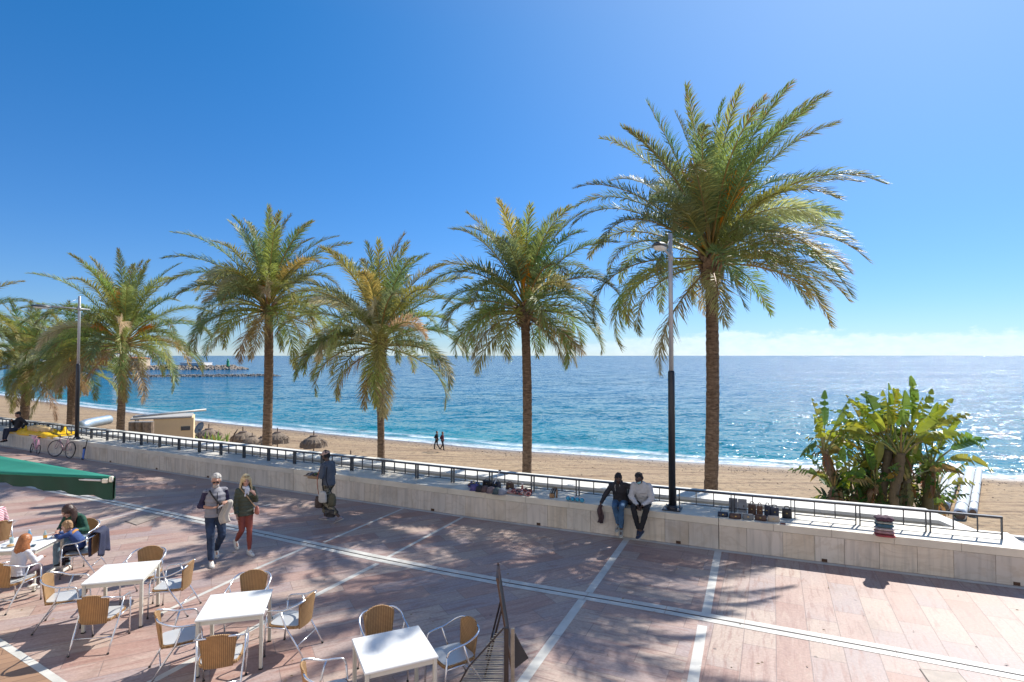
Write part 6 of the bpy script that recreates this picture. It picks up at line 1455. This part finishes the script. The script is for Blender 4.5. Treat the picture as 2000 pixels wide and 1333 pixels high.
# purple bunch above the caps, two dark bags and a white selfie stick
def handbag(name, label, px, py, w, h, d, m, handle=.10, drz=0, group=None, cat='handbag', flap=True):
    th = goods(name, label, cat, px, py, group, drz); q = MB()
    q.loft([((0, 0, 0), w*.46, d*.45, (1, 0, 0)), ((0, 0, h*.06), w*.5, d*.5, (1, 0, 0)), ((0, 0, h*.6), w*.48, d*.42, (1, 0, 0)), ((0, 0, h*.95), w*.44, d*.26, (1, 0, 0)), ((0, 0, h), w*.42, d*.18, (1, 0, 0))], 20)
    # squarer section
    q.v = [V((math.copysign(abs(p.x/(w*.5))**.55*w*.5, p.x) if abs(p.x) > 1e-6 else 0, p.y, p.z)) for p in q.v]
    q.build('bag_body', m, th, True)
    if handle: q = MB(); q.tube(smoothpath([(-w*.25, 0, h*.95), (-w*.2, 0, h+handle*.8), (0, 0, h+handle), (w*.2, 0, h+handle*.8), (w*.25, 0, h*.95)], 4), .009, 6); q.build('handle', m, th, True)
    if flap: q = MB(); q.box((0, -d*.44, h*.72), (w*.6, .012, h*.36), bev=.004); q.build('flap', m, th)
    q = MB(); q.box((0, -d*.47, h*.55), (.03, .012, .022)); q.build('clasp', mat('brass_clasp', (.5, .38, .15), .3, .8), th)
    return th
m_bk = mat('black_leather', (.02, .018, .02), .35); m_br = mat('brown_leather', (.075, .04, .028), .45, var=.2); m_nv = mat('navy_leather', (.022, .03, .055), .4); m_tan = mat('cream_leather', (.42, .36, .28), .5); m_gr = mat('grey_leather', (.16, .17, .175), .5)
handbag('handbag', 'round-topped black bag behind the plum and black caps', 952, 951, .30, .17, .12, m_bk, .04)
handbag('handbag', 'black bag next to the white selfie stick behind the caps', 970, 953, .26, .16, .12, m_nv, .05)
handbag('handbag', 'dark brown bag standing behind the grey cap at the railing', 996, 956, .24, .17, .10, m_br, .03)
th = goods('selfie_stick', 'white selfie stick leaning on the railing above the caps', 'selfie stick', 962, 955); q = MB(); q.tube([(0, 0, .02), (.16, .10, .46)], .012, 6); q.build('stick', mat('white_plastic', (.7, .7, .7), .4), th); q = MB(); q.tube([(0, 0, .02), (-.01, -.01, -.0), (.045, .02, .13)], .018, 6); q.build('grip', m_rubber, th); q = MB(); q.box((.165, .10, .475), (.07, .02, .03)); q.build('clamp', m_rubber, th)
# bunch of purple and blue fabric bracelets left of the caps
def tangle(name, label, cat, px, py, cols, w, d, h, n, rad=.014):
    th = goods(name, label, cat, px, py)
    for ci, (cn, c) in enumerate(cols):
        q = MB()
        for k in range(n):
            x, y = r.uniform(-w/2, w/2), r.uniform(-d/2, d/2); R_ = r.uniform(.03, .06); tl = r.uniform(0, 1.2); az2 = r.uniform(0, 6.3); zz = R_*abs(math.sin(tl))+rad+r.uniform(0, h)*(1-abs(2*x/w))
            M_ = Matrix.Translation((x, y, zz)) @ Matrix.Rotation(az2, 4, 'Z') @ Matrix.Rotation(tl, 4, 'X')
            q.tube([(R_*math.cos(a_), R_*math.sin(a_), 0) for a_ in [2*math.pi*j/10 for j in range(10)]], rad, 5, closed=True, M=M_)
        o = q.build('bangles', mat(cn, c, .5), th, True); o['kind'] = 'stuff'
    return th
tangle('bangle_pile', 'pile of violet and blue bangles at the left end of the goods on the wall', 'bangles', 925, 952, [('violet_thread', (.12, .09, .30)), ('blue_thread', (.06, .10, .25)), ('ochre_thread', (.20, .15, .06))], .28, .20, .06, 14, .013)
tangle('bangle_pile', 'pile of red, white and brown bangles spread on the wall right of the caps', 'bangles', 1015, 965, [('red_thread', (.30, .09, .08)), ('cream_thread', (.60, .54, .50)), ('dark_thread', (.06, .04, .06)), ('pink_thread', (.50, .30, .27))], .60, .28, .02, 16, .017)
th = goods('figurine', 'small red and cream figurine standing among the bangles', 'figurine', 1020, 960); q = MB(); q.lathe([(.035, 0), (.045, .05), (.025, .10), (.03, .13), (.012, .16)], 10); q.build('figure_body', mat('red_thread', (.45, .08, .07)), th, True); q = MB(); q.ball((0, 0, .185), .03, 8); q.build('figure_head', mat('cream_thread', (.6, .5, .5)), th, True)
# carved wooden rack, then turquoise balls of cloth
th = goods('wooden_rack', 'small carved wooden rack with dark tassels standing alone on the wall', 'rack', 1083, 972); m_cw = mat('carved_wood', (.32, .18, .08), .6, var=.3, scale=20)
q = MB(); q.box((-.05, -.03, .05), (.12, .12, .10), bev=.015); q.build('base', m_cw, th); q = MB(); q.tube([(.05, .02, .0), (.06, .02, .16), (.04, .02, .24)], .022, 7); q.tube([(-.12, .0, .02), (.0, .02, .24), (.05, .02, .24)], .014, 6); q.build('rack_arm', m_cw, th, True)
q = MB()
for k in range(5): q.tube([(-.04+k*.025, .01, .24), (-.09+k*.03, -.02, .15-.02*(k % 2)), (-.12+k*.03, -.03, .07)], .010, 5)
q.build('tassels', m_bk, th, True)
for i, px in enumerate([1110, 1119, 1128, 1137]):
    th = goods('fabric_roll', ['leftmost', 'second', 'third', 'rightmost'][i]+' of four turquoise fabric balls on the wall left of the seated vendors', 'cloth ball', px, 978+i*1.2, 'turquoise fabric balls on the wall')
    q = MB(); q.ball((0, 0, .055), (.060, .07, .055), 12); q.build('cloth_ball', mat('turquoise_cloth', (.06, .32, .48), .8, var=.4, scale=22), th, True); q = MB(); q.tube([(.066*math.cos(a_), .0, .055+.060*math.sin(a_)) for a_ in [2*math.pi*j/14 for j in range(14)]], .008, 5, closed=True); q.build('band', mat('white_cord', (.6, .6, .6)), th, True)
# backpack between the two vendors, white flask
p = wall_at((sA+sB)/2-.02, .36, WALL_Z); th = thing('backpack', 'black and grey backpack on the wall between the two seated vendors', 'backpack', p, wall_rz(sA)); q = MB()
q.loft([((0, 0, 0), .15, .10, (1, 0, 0)), ((0, 0, .05), .18, .13, (1, 0, 0)), ((0, 0, .28), .17, .13, (1, 0, 0)), ((0, 0, .42), .13, .09, (1, 0, 0)), ((0, 0, .47), .06, .04, (1, 0, 0))], 18); blob('pack_body', q, mat('black_nylon', (.022, .02, .024), .6), th, .012, 2, .008)
q = MB(); q.loft([((0, -.12, .06), .13, .04, (1, 0, 0)), ((0, -.125, .10), .14, .05, (1, 0, 0)), ((0, -.12, .24), .13, .035, (1, 0, 0))], 14); q.build('front_pocket', mat('dark_grey_nylon', (.06, .055, .07), .6), th, True)
q = MB(); q.tube(smoothpath([(-.06, -.02, .45), (-.03, -.03, .53), (.03, -.03, .53), (.06, -.02, .45)], 4), .012, 6); q.build('grab_handle', m_rubber, th, True)
q = MB(); q.loft([((0, -.02, .40), .14, .10, (1, 0, 0)), ((0, -.02, .45), .10, .07, (1, 0, 0))], 14); q.build('top_flap', mat('mauve_nylon', (.16, .14, .19), .6), th, True)
p = wall_at((sA+sB)/2+.17, .12, WALL_Z); small('flask', 'tall white flask standing on the wall beside the backpack', 'flask', p, [('flask_body', L_([(.033, 0), (.036, .01), (.036, .22), (.022, .25)]), mat('white_enamel', (.68, .68, .66), .35), True), ('lid', L_([(.024, .25), (.024, .30), (.02, .305)]), mat('grey_lid', (.2, .2, .2)), False)])
# the handbag stall to the right of the lamp
row = 'handbags and purses displayed on the wall right of the lamp'
for i, (px, lab) in enumerate([(1432, 'left of the two upright grey display boards on the wall'), (1450, 'right of the two upright grey display boards on the wall')]):
    th = goods('display_board', lab, 'display board', px, 1001+i*2, row); q = MB(); q.box((0, 0, .16), (.185, .02, .30), M=Matrix.Rotation(R(-14), 4, 'X'), bev=.004); q.build('board', mat('grey_board', (.22, .24, .27), .7), th)
    q = MB(); q.box((.03, -.015, .155), (.022, .015, .045), M=Matrix.Rotation(R(-14), 4, 'X')); q.build('wallet', m_bk, th)
for (px, py, w, h, d, m, lab) in [(1469, 1005, .17, .22, .09, m_br, 'dark brown upright handbag right of the grey display boards'), (1484, 1007, .13, .21, .09, mat('chestnut_leather', (.12, .055, .03), .45), 'narrow chestnut handbag, second of the upright row'),
        (1499, 1008, .13, .23, .10, m_nv, 'navy handbag with tall handle, third of the upright row'), (1513, 1010, .18, .21, .10, m_nv, 'wide dark blue handbag, fourth of the upright row'), (1537, 1012, .20, .20, .12, m_bk, 'black handbag standing apart at the right end of the stall')]:
    handbag('handbag', lab, px, py, w, h, d, m, .035+.03*r.random(), drz=r.uniform(-.35, .35), group=row)
for (px, py, w, h, d, m, lab) in [(1412, 1009, .22, .10, .12, m_nv, 'small navy purse at the left end of the front row'), (1436, 1013, .26, .11, .12, m_br, 'brown half-round purse in the front row'), (1461, 1015, .23, .12, .09, m_gr, 'grey purse in the front row below the brown handbag'),
        (1486, 1017, .24, .12, .09, m_br, 'brown clutch in the front row below the navy handbag'), (1511, 1019, .24, .12, .09, m_tan, 'cream clutch at the right end of the front row')]:
    handbag('purse', lab, px, py, w, h, d, m, 0, drz=r.uniform(-.2, .2), group=row, cat='purse', flap=False)
small('wallet', 'small dark red wallet lying on the wall right of the cream clutch', 'wallet', wpt(1529, 1024), [('wallet_body', B_(((0, 0, .012), (.10, .07, .022)), bev=.006), mat('dark_red_leather', (.14, .03, .03), .45), False), ('flap', B_(((0, -.012, .026), (.10, .04, .004))), m_br, False)], rz=R(-20))
# folded textiles in a stack that overhangs the edge
p0 = wpt(1727, 1046); rz0 = wrz(p0)
cols = [('red_textile', (.36, .06, .06), 'bright red folded cloth at the bottom of the textile stack'), ('rose_textile', (.33, .20, .21), 'rose folded cloth, second from the bottom of the textile stack'), ('cream_textile', (.50, .42, .40), 'pale pink folded cloth in the middle of the textile stack'),
        ('petrol_textile', (.05, .12, .17), 'petrol blue folded cloth above the middle of the textile stack'), ('sage_textile', (.38, .40, .34), 'pale sage folded cloth near the top of the textile stack'), ('plum_textile', (.09, .05, .07), 'dark plum patterned cloth on top of the textile stack')]
z = WALL_Z; hs2 = [.045, .07, .055, .085, .04, .10]
for k, ((nm, c, lab), h) in enumerate(zip(cols, hs2)):
    q = MB(); w, d = .33-.006*k+r.uniform(-.01, .01), .26; secs = []
    for j in range(9):
        u = j/8*2-1; e = (1-abs(u)**5)**.4 if abs(u) < 1 else .12; x = u*w/2
        secs.append([V((x+.006*math.sin(a_*3), (d/2)*math.cos(a_)*(.8+.2*e)+(-.05 if k == 0 else 0), h*.5+(h*.5)*math.copysign(abs(math.sin(a_))**.5, math.sin(a_))*max(.35, e)+(.008*math.sin(u*8+k) if k == 5 else 0))) for a_ in [2*math.pi*i/16 for i in range(16)]])
    q.rings(secs); o = q.build('folded_cloth', mat(nm, c, .9, var=.3, scale=16, bump=.4, bscale=30), None, True); o.location = (p0.x, p0.y, z); o.rotation_euler = (0, 0, rz0+r.uniform(-.08, .08)); tag(o, lab, 'cloth', 'stack of folded textiles on the wall'); z += h*.96
# fallen leaves and crumbs on the paving
q = MB()
for k in range(170):
    x, y = r.uniform(-12, 9), r.uniform(6.6, 16); 
    if (wall_at(wall_s((x, y)))-V((x, y, 0))).dot(V((.41, .91, 0))) < .3: continue
    a_ = r.uniform(0, 6.3); s_ = r.uniform(.012, .035); q.add([(x+s_*math.cos(a_), y+s_*math.sin(a_), .012), (x-s_*.3*math.sin(a_), y+s_*.3*math.cos(a_), .022), (x-s_*math.cos(a_), y-s_*math.sin(a_), .011), (x+s_*.3*math.sin(a_), y-s_*.3*math.cos(a_), .011)], [(0, 1, 2, 3)])
o = q.build('leaf_litter', mat('dry_litter', (.30, .22, .12), .8, var=.5, scale=3)); o['kind'] = 'stuff'; tag(o, 'dry leaf scraps scattered over the paving', 'litter')

# pebbles and scraps of weed thrown up along the tide line
q = MB(); rr = random.Random(12)
for k in range(1500):
    x = rr.uniform(-60, 46); d_ = abs(rr.gauss(3.2, 1.6))+.8 if rr.random() < .8 else rr.uniform(4, 16); y = sY(x)-d_; s_ = rr.uniform(.02, .06)
    z = SEA+.03+.85*min(1, d_*.9/13)**.8; a_ = rr.uniform(0, 6.3)
    q.add([(x+s_*1.6*math.cos(a_+j*2.09), y+s_*math.sin(a_+j*2.09), z) for j in range(3)]+[(x, y, z+s_*.8)], [(0, 1, 3), (1, 2, 3), (2, 0, 3)])
o = q.build('pebbles', mat('tide_line_pebbles', (.20, .15, .105), .9, var=.5, scale=2)); o['kind'] = 'stuff'; tag(o, 'dark pebbles and weed scattered along the tide line', 'pebbles')

bpy.data.scenes.remove(tmp_scene)
